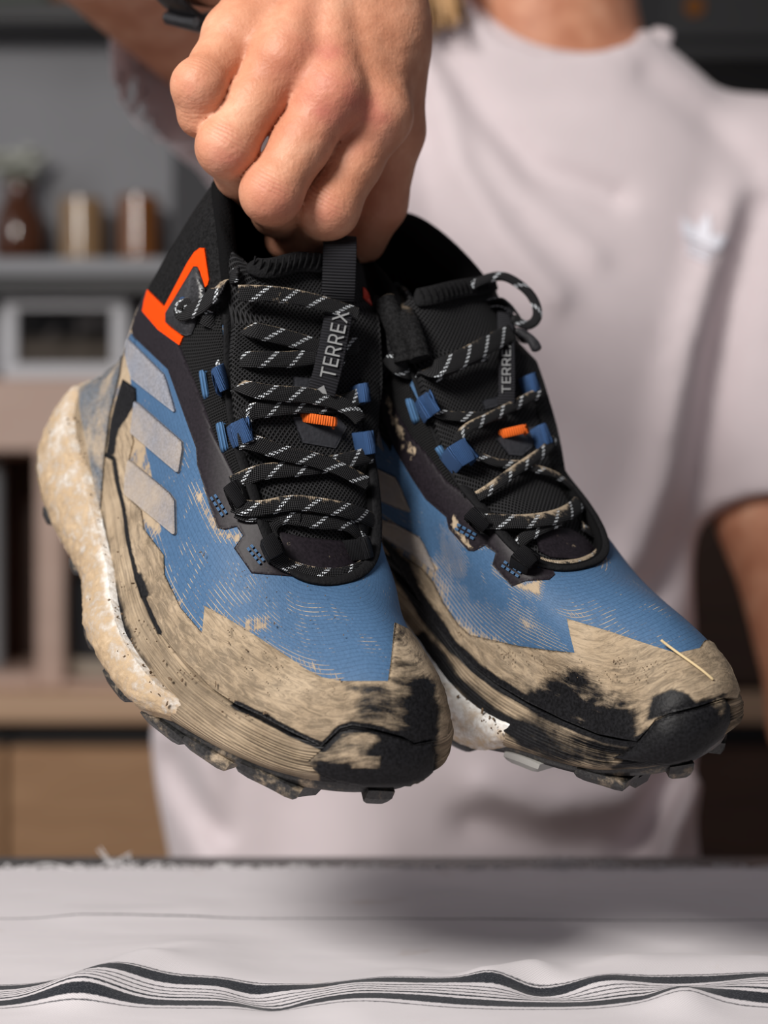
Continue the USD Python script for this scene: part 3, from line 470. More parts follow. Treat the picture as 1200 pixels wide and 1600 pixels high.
        md = mud*.50-.12+.40*(meshkit.noise(v*90, 3)-.5)+.75*np.clip(normals(v, f)[:, 2]-.25, 0, 1)
        return obj(name, (v, f), m, parent, True, uv, {'mud': md}, label), p
    def strip(s, name, quad, h, m, parent, tm=None, th=.0012, bulge=.0015, label=None, n=9):
        """a short band of webbing across quad (4 picture points, long side first), arched over the body"""
        a, b, c, d = [np.array(k, float) for k in quad]; k = np.linspace(0, 1, n)
        mid = (a+d)/2+((b+c)/2-(a+d)/2)*k[:, None]; q, nn, _ = s.cast(mid, tm); sd = np.vstack([s.cast(mid+(a-d)*e_, tm)[0][:, 1] for e_ in (-.4, 0, .4)]); dd = gaussian_filter1d(q[:, 1], 2, mode='nearest'); dd = np.minimum(dd, sd.min())*.8+.2*dd; N = nn.mean(0); N /= np.linalg.norm(N)
        p = P(mid[:, 0], mid[:, 1], dd-h-bulge*np.sin(k*np.pi)); W = np.linalg.norm(d-a)*.5+np.linalg.norm(c-b)*.5
        ext = 0.0006; p = np.vstack([p[0]+(p[0]-p[1])*.2-N*(h+.002), p, p[-1]+(p[-1]-p[-2])*.2-N*(h+.002)])
        # width direction from the quad's own sides
        wv = (P(d[0], d[1], dd[0])-P(a[0], a[1], dd[0]))*.5+(P(c[0], c[1], dd[-1])-P(b[0], b[1], dd[-1]))*.5; wl = np.linalg.norm(wv); wv /= wl
        t = np.gradient(p, axis=0); nrm = np.cross(t, wv); nrm *= np.sign(np.sum(nrm*(EYE-p), 1))[:, None]
        v, f, uv = sweep(p, nrm, wl, th, 10, None, 4)
        return obj(name, (v, f), m, parent, True, uv, None, label)
# ---------------------------------------------------------------- the two shoes: picture points that pin the template
TONGUE = [(20.8, 7.1, 2.3), (19, 8.0, 2.8), (16.5, 9.4, 3.0), (14, 11.2, 3.2), (12, 13.1, 3.4), (10.4, 14.9, 3.5), (9.4, 16.3, 3.4), (9.0, 17.0, 3.1)]
CR = [('B', 1, 75, 690), ('C', 1, 124, 600), ('B', 2, 100, 785), ('C', 2, 146, 735), ('B', 3, 151, 880), ('C', 3, 176, 884), ('B', 3.5, 143, 962), ('C', 3.5, 195, 966), ('B', 4, 205, 1072), ('C', 4, 243, 1052),
      ('B', 4.35, 275, 1122), ('C', 4.35, 290, 1098), ('B', 5, 452, 1203), ('C', 5, 458, 1186), ('B', 6, 652, 1215), ('C', 6, 676, 1188), ('B', 7, 680, 1130), ('B', 5.5, 560, 1222),
      ('A', 5, 452, 1208), ('A', 6, 632, 1222), ('A', 4.35, 285, 1134), ('A', 4, 212, 1082),
      ('D', 1, 187, 590), ('D', 2, 168, 700), ('D', 3, 200, 850), ('D', 3.5, 222, 930), ('D', 4, 275, 1021), ('D', 4.5, 370, 1102), ('D', 5, 480, 1156), ('D', 5.5, 584, 1139), ('D', 6, 676, 1150), ('D', 7, 680, 1085),
      ('E', 7, 652, 1012), ('F', 7, 622, 958), ('F', 8, 590, 850), ('E', 8, 606, 915), ('F', 6, 600, 985), ('E', 6, 655, 1070),
      ('G', 3, 358, 575), ('G', 4, 395, 765), ('G', 5, 450, 890), ('G', 6, 535, 905), ('G', 7, 586, 865), ('G', 8, 584, 740), ('G', 9, 582, 600), ('G', 10, 556, 385), ('G', 2, 342, 330), ('G', 1, 345, 272),
      ('F', 1, 268, 392), ('E', 1, 215, 478), (9.0, 0.1, 17.0, 462, 400), (8.1, -3.0, 15.85, 380, 428), (8.1, 3.2, 15.85, 552, 424), (10.4, -3.3, 13.8, 372, 490), (14, 0.1, 11.2, 462, 640)]
CL = [('C', 8, 800, 1128), ('C', 8.5, 705, 1068), ('C', 9, 632, 962), ('B', 8, 802, 1160), ('B', 8.5, 712, 1129), ('B', 9, 606, 1010), ('B', 7.5, 905, 1188), ('B', 7, 975, 1196), ('B', 6.5, 1060, 1187), ('B', 6, 1120, 1155), ('C', 6, 1134, 1128),
      ('A', 8, 806, 1166), ('A', 7, 975, 1198), ('A', 6, 1106, 1165), ('C', 7, 970, 1180),
      ('D', 6, 1129, 1092), ('D', 6.5, 1055, 1113), ('D', 7, 992, 1158), ('D', 7.5, 925, 1144), ('D', 8, 845, 1110), ('D', 8.5, 740, 1041), ('D', 9, 651, 932),
      ('E', 6, 1122, 1052), ('E', 5, 1095, 999), ('F', 5, 1042, 943), ('F', 4, 966, 866), ('F', 6, 1040, 960), ('D', 5, 1132, 1072), ('B', 5, 1136, 1110),
      ('G', 9, 684, 680), ('G', 8, 748, 788), ('G', 7, 828, 872), ('G', 6, 905, 886), ('G', 5, 944, 852), ('G', 4, 902, 772), ('G', 3, 862, 680), ('G', 2, 758, 440), ('G', 1, 634, 336), ('G', 10, 607, 470), ('G', 11, 560, 415), ('G', 2.5, 820, 560),
      (9.0, .1, 17.0, 706, 450), (8.1, 3.2, 15.85, 642, 476), (8.1, -3.0, 15.85, 772, 446), (14, .1, 11.2, 772, 690)]
LS = LineString
MASK_R = [(Polygon([(193, 593), (213, 607), (213, 627), (183, 673), (178, 710), (167, 710), (173, 663), (190, 597)]), .05, 4),
    (LS([(370, 1102), (410, 1120), (450, 1142), (486, 1159), (505, 1167), (517, 1154), (532, 1139), (550, 1134), (584, 1139), (628, 1151), (671, 1157)]).buffer(5), .0, 5),
    (LS([(167, 712), (178, 717), (183, 753), (193, 793), (200, 847), (213, 903), (223, 930), (237, 963), (250, 990)]).buffer(2.5), .05, 3),
    (Polygon([(219, 895), (232, 930), (222, 935), (214, 905)]), .12, 6),
    (Polygon([(606, 1065), (616, 975), (660, 1025), (683, 1100), (682, 1155), (630, 1150), (585, 1130), (548, 1125), (552, 1100), (560, 1080)]), .47, 14),
    (Polygon([(650, 1060), (676, 1070), (684, 1110), (682, 1155), (640, 1148), (640, 1110)]), .28, 16),
    (Polygon([(535, 1066), (606, 1066), (600, 1085), (540, 1082)]), .45, 8),
    (Polygon([(600, 1150), (680, 1150), (680, 1205), (655, 1220), (560, 1226), (565, 1200)]), .16, 14),
    (Polygon([(500, 1195), (640, 1206), (640, 1230), (500, 1222)]), .12, 8),
    (Polygon([(545, 1180), (598, 1178), (596, 1202), (548, 1204)]), .5, 4),
    (Polygon([(160, 800), (172, 850), (180, 905), (196, 963), (216, 1008), (240, 1046), (225, 1040), (190, 990), (168, 930), (160, 870)]), .33, 10),
    ]
DIRT_R = [
    (Polygon([(221, 825), (262, 880), (262, 900), (300, 965), (318, 990), (300, 985), (262, 930), (225, 860)]), .53, 16),
    (Polygon([(300, 900), (335, 930), (330, 965), (318, 985), (300, 975)]), .40, 12), (Polygon([(318, 940), (375, 962), (421, 962), (418, 985), (385, 992), (345, 965), (322, 955)]), .58, 7),
    (Polygon([(385, 985), (445, 1015), (480, 1030), (540, 1052), (535, 1068), (480, 1050), (440, 1025)]), .46, 10),
    (Polygon([(300, 745), (318, 770), (330, 800), (342, 828), (352, 832), (340, 838), (322, 815), (305, 785)]), .53, 12), (Polygon([(320, 795), (350, 825), (380, 835), (372, 850), (340, 842)]), .53, 11),
    (Polygon([(520, 945), (545, 960), (580, 1005), (600, 1030), (580, 1030), (540, 985)]), .36, 14), (Polygon([(440, 925), (500, 935), (495, 960), (450, 955)]), .34, 10),
    (Polygon([(225, 830), (300, 855), (380, 900), (430, 950), (380, 965), (300, 950), (250, 890)]), .30, 30),
    (Polygon([(285, 680), (310, 700), (312, 760), (290, 770)]), .30, 14)]
MASK_L = [(LS([(600, 849), (628, 896), (651, 933), (679, 975), (707, 1008), (740, 1041), (777, 1069), (824, 1097), (880, 1125), (936, 1148), (995, 1161)]).buffer(7), .02, 7),
    (Polygon([(600, 850), (640, 880), (660, 930), (700, 985), (690, 1000), (655, 960), (620, 900)]), .18, 9),
    (Polygon([(790, 1060), (850, 1070), (900, 1040), (960, 1080), (1005, 1110), (1000, 1160), (936, 1150), (850, 1118)]), .40, 22),
    (Polygon([(830, 1085), (905, 1095), (985, 1125), (995, 1160), (936, 1150), (860, 1120)]), .27, 14),
    (Polygon([(1020, 1090), (1050, 1075), (1075, 1085), (1085, 1098), (1040, 1118), (1010, 1125)]), .22, 8),
    (Polygon([(990, 1165), (1012, 1140), (1050, 1112), (1130, 1085), (1140, 1120), (1100, 1170), (1040, 1195), (960, 1200)]), .17, 8),
    (Polygon([(1100, 1095), (1135, 1085), (1136, 1130), (1125, 1130)]), .42, 8),
    (Polygon([(815, 1120), (900, 1150), (990, 1170), (960, 1198), (860, 1185), (815, 1165)]), .40, 10),
    (Polygon([(772, 1112), (815, 1132), (826, 1165), (795, 1145), (750, 1105), (700, 1060), (650, 995), (662, 990), (710, 1055)]), .10, 10),
    ]
DIRT_L = [(Polygon([(860, 950), (925, 958), (925, 970), (890, 965)]), .48, 10), (Polygon([(676, 875), (705, 850), (725, 895), (700, 915)]), .47, 12), (Polygon([(700, 935), (720, 950), (740, 985), (722, 985)]), .50, 10),
    (Polygon([(690, 820), (720, 850), (735, 880), (715, 905), (690, 870)]), .40, 14), (Polygon([(770, 880), (790, 905), (822, 910), (850, 900), (845, 935), (800, 915), (770, 895)]), .53, 9),
    (Polygon([(800, 940), (850, 975), (880, 1015), (840, 1010), (790, 965)]), .42, 14), (Polygon([(700, 900), (800, 960), (860, 1000), (810, 1005), (740, 985), (705, 950)]), .36, 16),
    (Polygon([(970, 975), (1000, 985), (995, 1000), (960, 992)]), .5, 6), (Polygon([(920, 940), (1050, 1000), (1050, 1020), (930, 975)]), .31, 14),
    (Polygon([(592, 604), (612, 612), (640, 680), (655, 700), (645, 730), (625, 700), (605, 650)]), .49, 10), (Polygon([(700, 810), (712, 800), (735, 850), (760, 855), (735, 862), (705, 835)]), .5, 6),
    (Polygon([(915, 840), (935, 845), (950, 870), (948, 890), (925, 880)]), .5, 6)]
def build_shoe(S, name, label, D):
    S.base(); mir = S.mirror
    root = thing(name, label, 'shoe', S.X(np.array([14., 0, 0])))
    fr = (lambda T: (T <= D['fend'][0]) | (T >= D['fend'][1]))
    a, b = D['fend']; edge = lambda T: smst(np.minimum(np.where(T < 6, a-T, T-b), .35)/.35) if True else 0
    crease = lambda T, s: -.0016*np.exp(-((s-3)/.07)**2)
    zz = S.sv
    def bumps(ids_v, k, sc, seed): return k*(meshkit.fbm(ids_v*sc, 3, seed)-.5)
    # rubber wall all round
    v, f, uv, ids = S.piece(lambda T, s: s <= 3.0001, lambda T, s: crease(T, s)+.0005*np.sin(s*44)*((s > 1.2) & (s < 2.7))*smst((np.minimum(np.where(T < 6, T-a+.05, b+.05-T), .5))/.5))
    obj('rubber_wall', (v, f), M['rand'], root, True, uv, {'mud': S.mud(v, D['rand'])})
    # foam midsole, standing proud of the wall
    v, f, uv, ids = S.piece(lambda T, s: (s <= 2.08) & fr(T), lambda T, s: np.where(s > 2.001, -.0012, -.0012+.0044*edge(T)*smst((2.0-s)/.08+.35)))
    v = v+S.n[ids]*(bumps(v, .0018, 260, 5)+bumps(v, .0011, 700, 9))[:, None]
    obj('foam_midsole', (v, f), M['foam'], root, True, uv, {'mud': S.mud(v, .63+.08*np.clip(1-S.S[ids], -1, 1)+D.get('foammud', 0))})
    # heel clip
    v, f, uv, ids = S.piece(lambda T, s: (s >= 1.98) & (s <= 3.05) & ((T <= 1.0) | (T >= 9.7)), lambda T, s: .0014*smst((3.0-s)/.06)-.0004+.0010*np.exp(-((s-2.55)/.06)**2)*np.sin(np.clip(T, 0, 12)*2)**2)
    obj('heel_clip', (v, f), M['clip'], root, True, uv, {'mud': S.mud(v, .50)})
    # cloth vamp and knit collar
    kb = lambda T: 5.1-.75*smst((2.1-np.minimum(T, 12-T))/.5)
    top = lambda T, s: (s > kb(T)-.08) & ((T < 2.55) | (T > 9.45))
    dk = lambda T, s: crease(T, s)
    gl = lambda T: 3.30+.70*smst((T-4.6)/.5)*smst((7.9-T)/.5)
    v, f, uv, ids = S.piece(lambda T, s: (s >= 2.9999) & (s <= gl(T)), dk)
    obj('mudguard', (v, f), M['rubber'], root, True, uv, {'mud': S.mud(v, D.get('low', .55)+.1)})
    v, f, uv, ids = S.piece(lambda T, s: (s >= gl(T)-.06) & ~((s > kb(T)) & ((T < 2.5) | (T > 9.5))), dk)
    obj('cloth_upper', (v, f), M['blue'], root, True, uv, {'mud': S.mud(v, np.where((S.S[ids] < 3.9), D.get('low', .55), .26), True)})
    v, f, uv, ids = S.piece(top, lambda T, s: 0*s+.0003)
    obj('knit_collar', (v, f), M['knit'], root, True, uv[:, ::-1], {'mud': 0*S.mud(v, 0)+.06})
    # padded lining that rolls over the opening and runs down inside
    t = np.arange(240)*12/240; G = ring_at('G', t); cx = np.clip(G[:, 0], 4, 18); inw = np.c_[cx-G[:, 0], .1-G[:, 1]]; inw /= np.linalg.norm(inw, axis=1, keepdims=True)
    pad = np.clip(np.where(t < 6, 3.1-t, t-8.9), 0, 1); pad = .30+.70*smst(pad)
    rows = []
    for i_, u_ in [(-.06, -.5), (-.10, -.05), (.05, .32), (.38, .52), (.75, .42), (1.0, .0), (1.1, -.9), (1.05, -2.5), (1.0, -6.5)]:
        q = G.copy(); q[:, :2] += inw*i_*pad[:, None]; q[:, 2] += u_*(pad if u_ > -1 else 1)*(1 if u_ > -1 else np.clip(G[:, 2]/14, .3, 1)); rows.append(q)
    g = CubicSpline(np.arange(len(rows)), np.array(rows), axis=0)(np.linspace(0, len(rows)-1, 49)); g = S.W(g).transpose(1, 0, 2)
    lf = gridf(240, 49, True, False); lf = lf if mir else lf[:, ::-1]
    c = np.vstack([g[:, -1], g[:, -1].mean(0)[None]]); i = np.arange(240)
    lin = cat([(g.reshape(-1, 3), lf), (c, np.stack([i, (i+1) % 240, 0*i+240], 1))])
    obj('collar_lining', lin, M['lining'], root, True, np.c_[lin[0][:, 0], lin[0][:, 2]])
    tb_ = np.linspace(2.5, 9.5, 150); e = S.W(ring_at('G', tb_)); en = np.array([np.r_[0, 0, 1.0]]*150); o3 = S.W(ring_at('G', tb_)+np.array([0, 0, .5]))-e
    v, f, uv = sweep(e+o3/np.linalg.norm(o3, axis=1, keepdims=True)*.0004, o3, .0046, .0022, 10); obj('eyestay_binding', (v, f), M['edge'], root, True, uv)
    # outsole plate and lugs
    t = np.arange(160)*12/160; A = ring_at('A', t); cen = np.array([13, .3, .2]); rr = []
    for sc_, dz in ((1.0, .12), (1.015, -.10), (.985, -.42), (.90, -.5), (.6, -.45), (.25, -.4)):
        q = A.copy(); w_ = np.clip(A[:, 0], 5, 25); q[:, 0] = w_+(A[:, 0]-w_)*sc_; q[:, 1] = A[:, 1]*sc_; q[:, 2] += dz; rr.append(q)
    pl = S.W(np.array(rr)).transpose(1, 0, 2); pf = gridf(160, 6, True, False); i = np.arange(160)
    ce = np.vstack([pl[:, -1], pl[:, -1].mean(0)[None]]); out = cat([(pl.reshape(-1, 3), pf if mir else pf[:, ::-1]), (ce, np.stack([i, (i+1) % 160, 0*i+160], 1))])
    obj('outsole', out, M['sole'], root, True, np.c_[out[0][:, 0], out[0][:, 2]], {'mud': S.mud(out[0], .38)})
    tt = np.linspace(0, 12, 1201)[:-1]; ap = proj(S.W(ring_at('A', tt)))
    def lug(t0, length, depth=1.5, hgt=.62, m=None, lab=None, inset=-.12):
        c = ring_at('A', t0); d = ring_at('A', t0+.05)-c; d[2] = 0; d /= np.linalg.norm(d); n_ = np.array([-d[1], d[0], 0]); 
        if n_[:2].dot(np.array([np.clip(c[0], 6, 24), 0])-c[:2]) < 0: n_ = -n_
        prof = [(0, .05), (0, -.30), (.16, -hgt), (depth-.16, -hgt*.95), (depth, -.2), (depth, .05)]; xs = np.linspace(-1, 1, 7); q = []
        for x_ in xs:
            e = 1-.16*abs(x_)**6; q.append([c+d*(x_*length/2*(1-.10*(z_ < -.35)))+n_*(y_+inset)+np.array([0, 0, z_*e-.32]) for y_, z_ in prof])
        q = S.W(np.array(q)); v = q.reshape(-1, 3); k = len(prof); f = gridf(7, k, False, True); tri = np.vstack([f[:, [0, 1, 2]], f[:, [0, 2, 3]]])
        caps = [[0, j, j+1] for j in range(1, k-1)]+[[6*k, 6*k+j+1, 6*k+j] for j in range(1, k-1)]; tri = np.vstack([tri, caps])
        if trimesh.Trimesh(v, tri, process=False).volume < 0: tri = tri[:, ::-1]
        v2 = v[tri].reshape(-1, 3); obj('lug', (v2, np.arange(len(v2)).reshape(-1, 3)), m or M['sole'], root, False, np.c_[v2[:, 0], v2[:, 2]], None if m else {'mud': S.mud(v2, .40)+0*v2[:, 0]}, lab)
    for px, ln, *more in D['lugs']: lug(tt[np.argmin(np.linalg.norm(ap-px, axis=1)+(tt > 6.5)*(0 if mir else 1e3)+((tt < 5.5) & mir)*1e3)], ln, **(more[0] if more else {}))
    for t0 in D['hidden_lugs']: lug(t0, 2.0)
    for sx in range(6):     # the middle rows under the sole
        for sy in (-1.3, 1.4):
            c = np.array([5+sx*4.0, sy*(.8 if sx < 3 else 1.1), 0.0]); q = S.W(np.array([[c+np.array([a_*e, b_*e, z_]) for a_, b_ in ((-1, -.7), (1, -.7), (1.2, .7), (-.8, .7))] for z_, e in ((-.25, 1.0), (-.95, .85))])).reshape(-1, 3)
            tri = trimesh.convex.convex_hull(q); obj('lug', tri, M['sole'], root, False, None, {'mud': np.full(len(tri.vertices), .4)})
    # tongue: a padded slab
    R_ = CubicSpline(np.arange(len(TONGUE)), np.array(TONGUE))(np.linspace(0, len(TONGUE)-1, 90)); yy = np.linspace(-1, 1, 41); rows = []
    R_[:, 1] += .28*np.exp(-((R_[:, 0]-14.2)/1.3)**2)+.22*np.exp(-((R_[:, 0]-17.6)/1.0)**2)+.2*np.exp(-((R_[:, 0]-11.2)/1.0)**2)
    for x_, z_, h_ in R_: rows.append(np.c_[np.full(41, x_)-.9*abs(yy)**3*(x_ < 11), .1+yy*h_, z_-1.0*abs(yy)**2.4-.15])
    g = S.W(np.array(rows)); gv = g.reshape(-1, 3); gf = gridf(90, 41); gn = normals(gv, gf)
    if np.mean(np.sum(gn*(EYE-gv), 1)) < 0: gf = gf[:, ::-1]; gn = -gn
    k = np.linspace(0, 1, 90); thick = (.0065*smst(k/.15)*np.sqrt(np.clip(1-((k-.85)/.15).clip(0, 1)**3, .02, 1)))[:, None].repeat(41, 1).ravel()
    back = gv-gn*thick[:, None]; n0 = len(gv); bt = np.r_[np.arange(41)*0+89*41+np.arange(41)]; e = []
    def stitch(i): i = np.asarray(i); return np.stack([i[:-1], i[1:], i[1:]+n0, i[:-1]+n0], 1)
    tf = np.vstack([gf, gf[:, ::-1]+n0, stitch(bt), stitch(np.arange(90)*41), stitch(np.arange(90)*41+40)])
    tu = np.r_[0, np.cumsum(np.linalg.norm(np.diff(g[:, 20], axis=0), axis=1))]; tv = np.linalg.norm(np.diff(g, axis=1), axis=2); tv = np.c_[np.zeros(90), np.cumsum(tv, 1)]; tv -= tv[:, 20:21]
    tuv = np.stack([np.broadcast_to(tu[:, None], (90, 41)), tv], -1).reshape(-1, 2)
    tg = obj('tongue', (np.vstack([gv, back]), tf), M['mesh'], root, True, np.vstack([tuv, tuv]))
    # bound top edge of the tongue, stitched
    rim = g[-4:, :].mean(0)+gn.reshape(90, 41, 3)[-3]*.001; v, f, uv = sweep(resample(rim[2:-2], 90), np.array(gn.reshape(90, 41, 3)[-3].mean(0)), .0085, .0030, 12, np.r_[.3, .7, .9, np.ones(84), .9, .7, .3])
    v = v+.0; obj('binding', (v, f), M['edge'], tg, True, uv)
    for q in range(18):
        p0 = resample(rim[2:-2], 37)[2*q+0]; p1 = resample(rim[2:-2], 37)[2*q+1]; dn = gn.reshape(90, 41, 3)[-3].mean(0); up_ = (g[-1, 20]-g[-6, 20]); up_ /= np.linalg.norm(up_)
        v, f, uv = sweep(np.array([p0-up_*.003+dn*.0022, (p0+p1)/2+dn*.0028, p1+up_*.003+dn*.0022]), dn, .0009, .0007, 6); obj('stitch', (v, f), M['edge'], tg, True, uv)
    U = trimesh.util.concatenate([S.tm, trimesh.Trimesh(gv, np.vstack([gf[:, [0, 1, 2]], gf[:, [0, 2, 3]]]), process=False)])
    U = trimesh.Trimesh(np.vstack([S.v, gv]), np.vstack([S.tm.faces, np.vstack([gf[:, [0, 1, 2]], gf[:, [0, 2, 3]]])+len(S.v)]), process=False)
    S.uvs = {id(U): np.vstack([S.uv, tuv])}; S.all = U
    # overlays
    for nm, poly, h, mt, mud, kw in D['patches']:
        kw = dict(kw); tmx = U if kw.pop('all', 0) else None
        S.patch(nm, poly, h, M[mt], root, mud, tm=tmx, **kw)
    for nm, quad, mt, kw in D['strips']: S.strip(nm, quad, kw.get('h', .0012)+(.0042 if nm in ('blue_loop', 'lace_tab') else 0), M[mt], root, U, bulge=kw.get('bulge', .0015), th=kw.get('th', .0012), label=kw.get('label'))
    for (p0, p1) in D['stitches']:       # a double row of blue tacking stitches
        p0, p1 = np.array(p0, float), np.array(p1, float); dv = (p1-p0)/np.linalg.norm(p1-p0); nv = np.array([dv[1], -dv[0]]); m_ = 4
        for o in (-3.6, 3.6):
            for j in range(m_):
                a_ = p0+(p1-p0)*((j+.12)/m_)+nv*o; b_ = p0+(p1-p0)*((j+.8)/m_)+nv*o
                S.strand('stitch', [a_, (a_+b_)/2, b_], M['blueth'], root, .0010, .0008, .0008, U, 0, 1, 1, 1.5, 8)
    for j, (path, kw) in enumerate(D['laces']):
        S.strand('lace', path, M['lace'], root, tm=U, seed=j, **kw)
    rg = np.random.default_rng(21+mir); cr = []      # crumbs of dry soil and bits of grass stuck in the mud
    for poly, n_, big in D['crumbs']:
        g = Polygon(poly); x0, y0, x1, y1 = g.bounds; px = rg.uniform((x0, y0), (x1, y1), (n_*4, 2)); px = px[shapely.contains_xy(g, px[:, 0], px[:, 1])][:n_]; q, nn, _ = S.cast(px)
        for p_, k_ in zip(q, nn):
            c_ = trimesh.creation.icosphere(0, 1.0); sz = rg.uniform(.00018, big)*np.array([1, rg.uniform(.5, 1), rg.uniform(.5, 2.6) if rg.random() < .4 else .8]); vv_ = (np.array(c_.vertices)*rg.uniform(.7, 1.2, (12, 1))*sz)@trimesh.transformations.random_rotation_matrix(rg.random(3))[:3, :3]; cr.append((vv_+p_+k_*.0026*(1 if n_ > 60 else .8), np.array(c_.faces)))
    tag(obj('soil_crumbs', cat(cr), M['soil'], root, False), kind='stuff')
    return root
T_ = dict
GUARD_R = [(193, 593), (213, 607), (214, 627), (207, 677), (210, 690), (203, 717), (197, 773), (222, 798), (226, 827), (257, 868), (258, 898), (283, 950), (317, 990), (321, 947), (350, 963), (383, 983), (405, 997), (443, 1022), (480, 1047), (504, 1059), (535, 1065), (606, 1065), (611, 1028), (616, 974), (640, 985), (660, 1010), (680, 1040), (694, 1075), (700, 1114), (697, 1150), (680, 1157), (671, 1155), (646, 1160), (628, 1150), (584, 1138), (550, 1133), (532, 1138), (517, 1152), (503, 1166), (486, 1158), (450, 1141), (410, 1119), (370, 1101), (333, 1076), (283, 1026), (250, 989), (237, 962), (223, 929), (213, 902), (203, 862), (200, 846), (193, 792), (183, 752), (178, 716), (168, 709), (173, 660)]
BUMP_R = [(483, 1188), (504, 1170), (518, 1155), (532, 1142), (550, 1137), (584, 1142), (628, 1154), (646, 1163), (671, 1158), (677, 1176), (673, 1203), (657, 1217), (637, 1225), (566, 1224), (523, 1216), (495, 1204)]
DARK_R = [(233, 452), (216, 468), (206, 512), (209, 526), (263, 577), (283, 633), (307, 700), (309, 727), (320, 763), (330, 797), (340, 825), (352, 828), (370, 823), (380, 837), (366, 857), (393, 896), (447, 900), (470, 902), (445, 885), (430, 865), (419, 815), (384, 775), (366, 741), (338, 685), (321, 636), (307, 598), (300, 584), (284, 544)]
STAY_R = [(284, 541), (300, 584), (307, 598), (321, 636), (338, 685), (366, 741), (384, 775), (419, 815), (430, 865), (446, 890), (452, 880), (440, 845), (418, 800), (398, 765), (376, 700), (360, 610), (350, 540), (345, 480), (325, 470), (291, 525)]
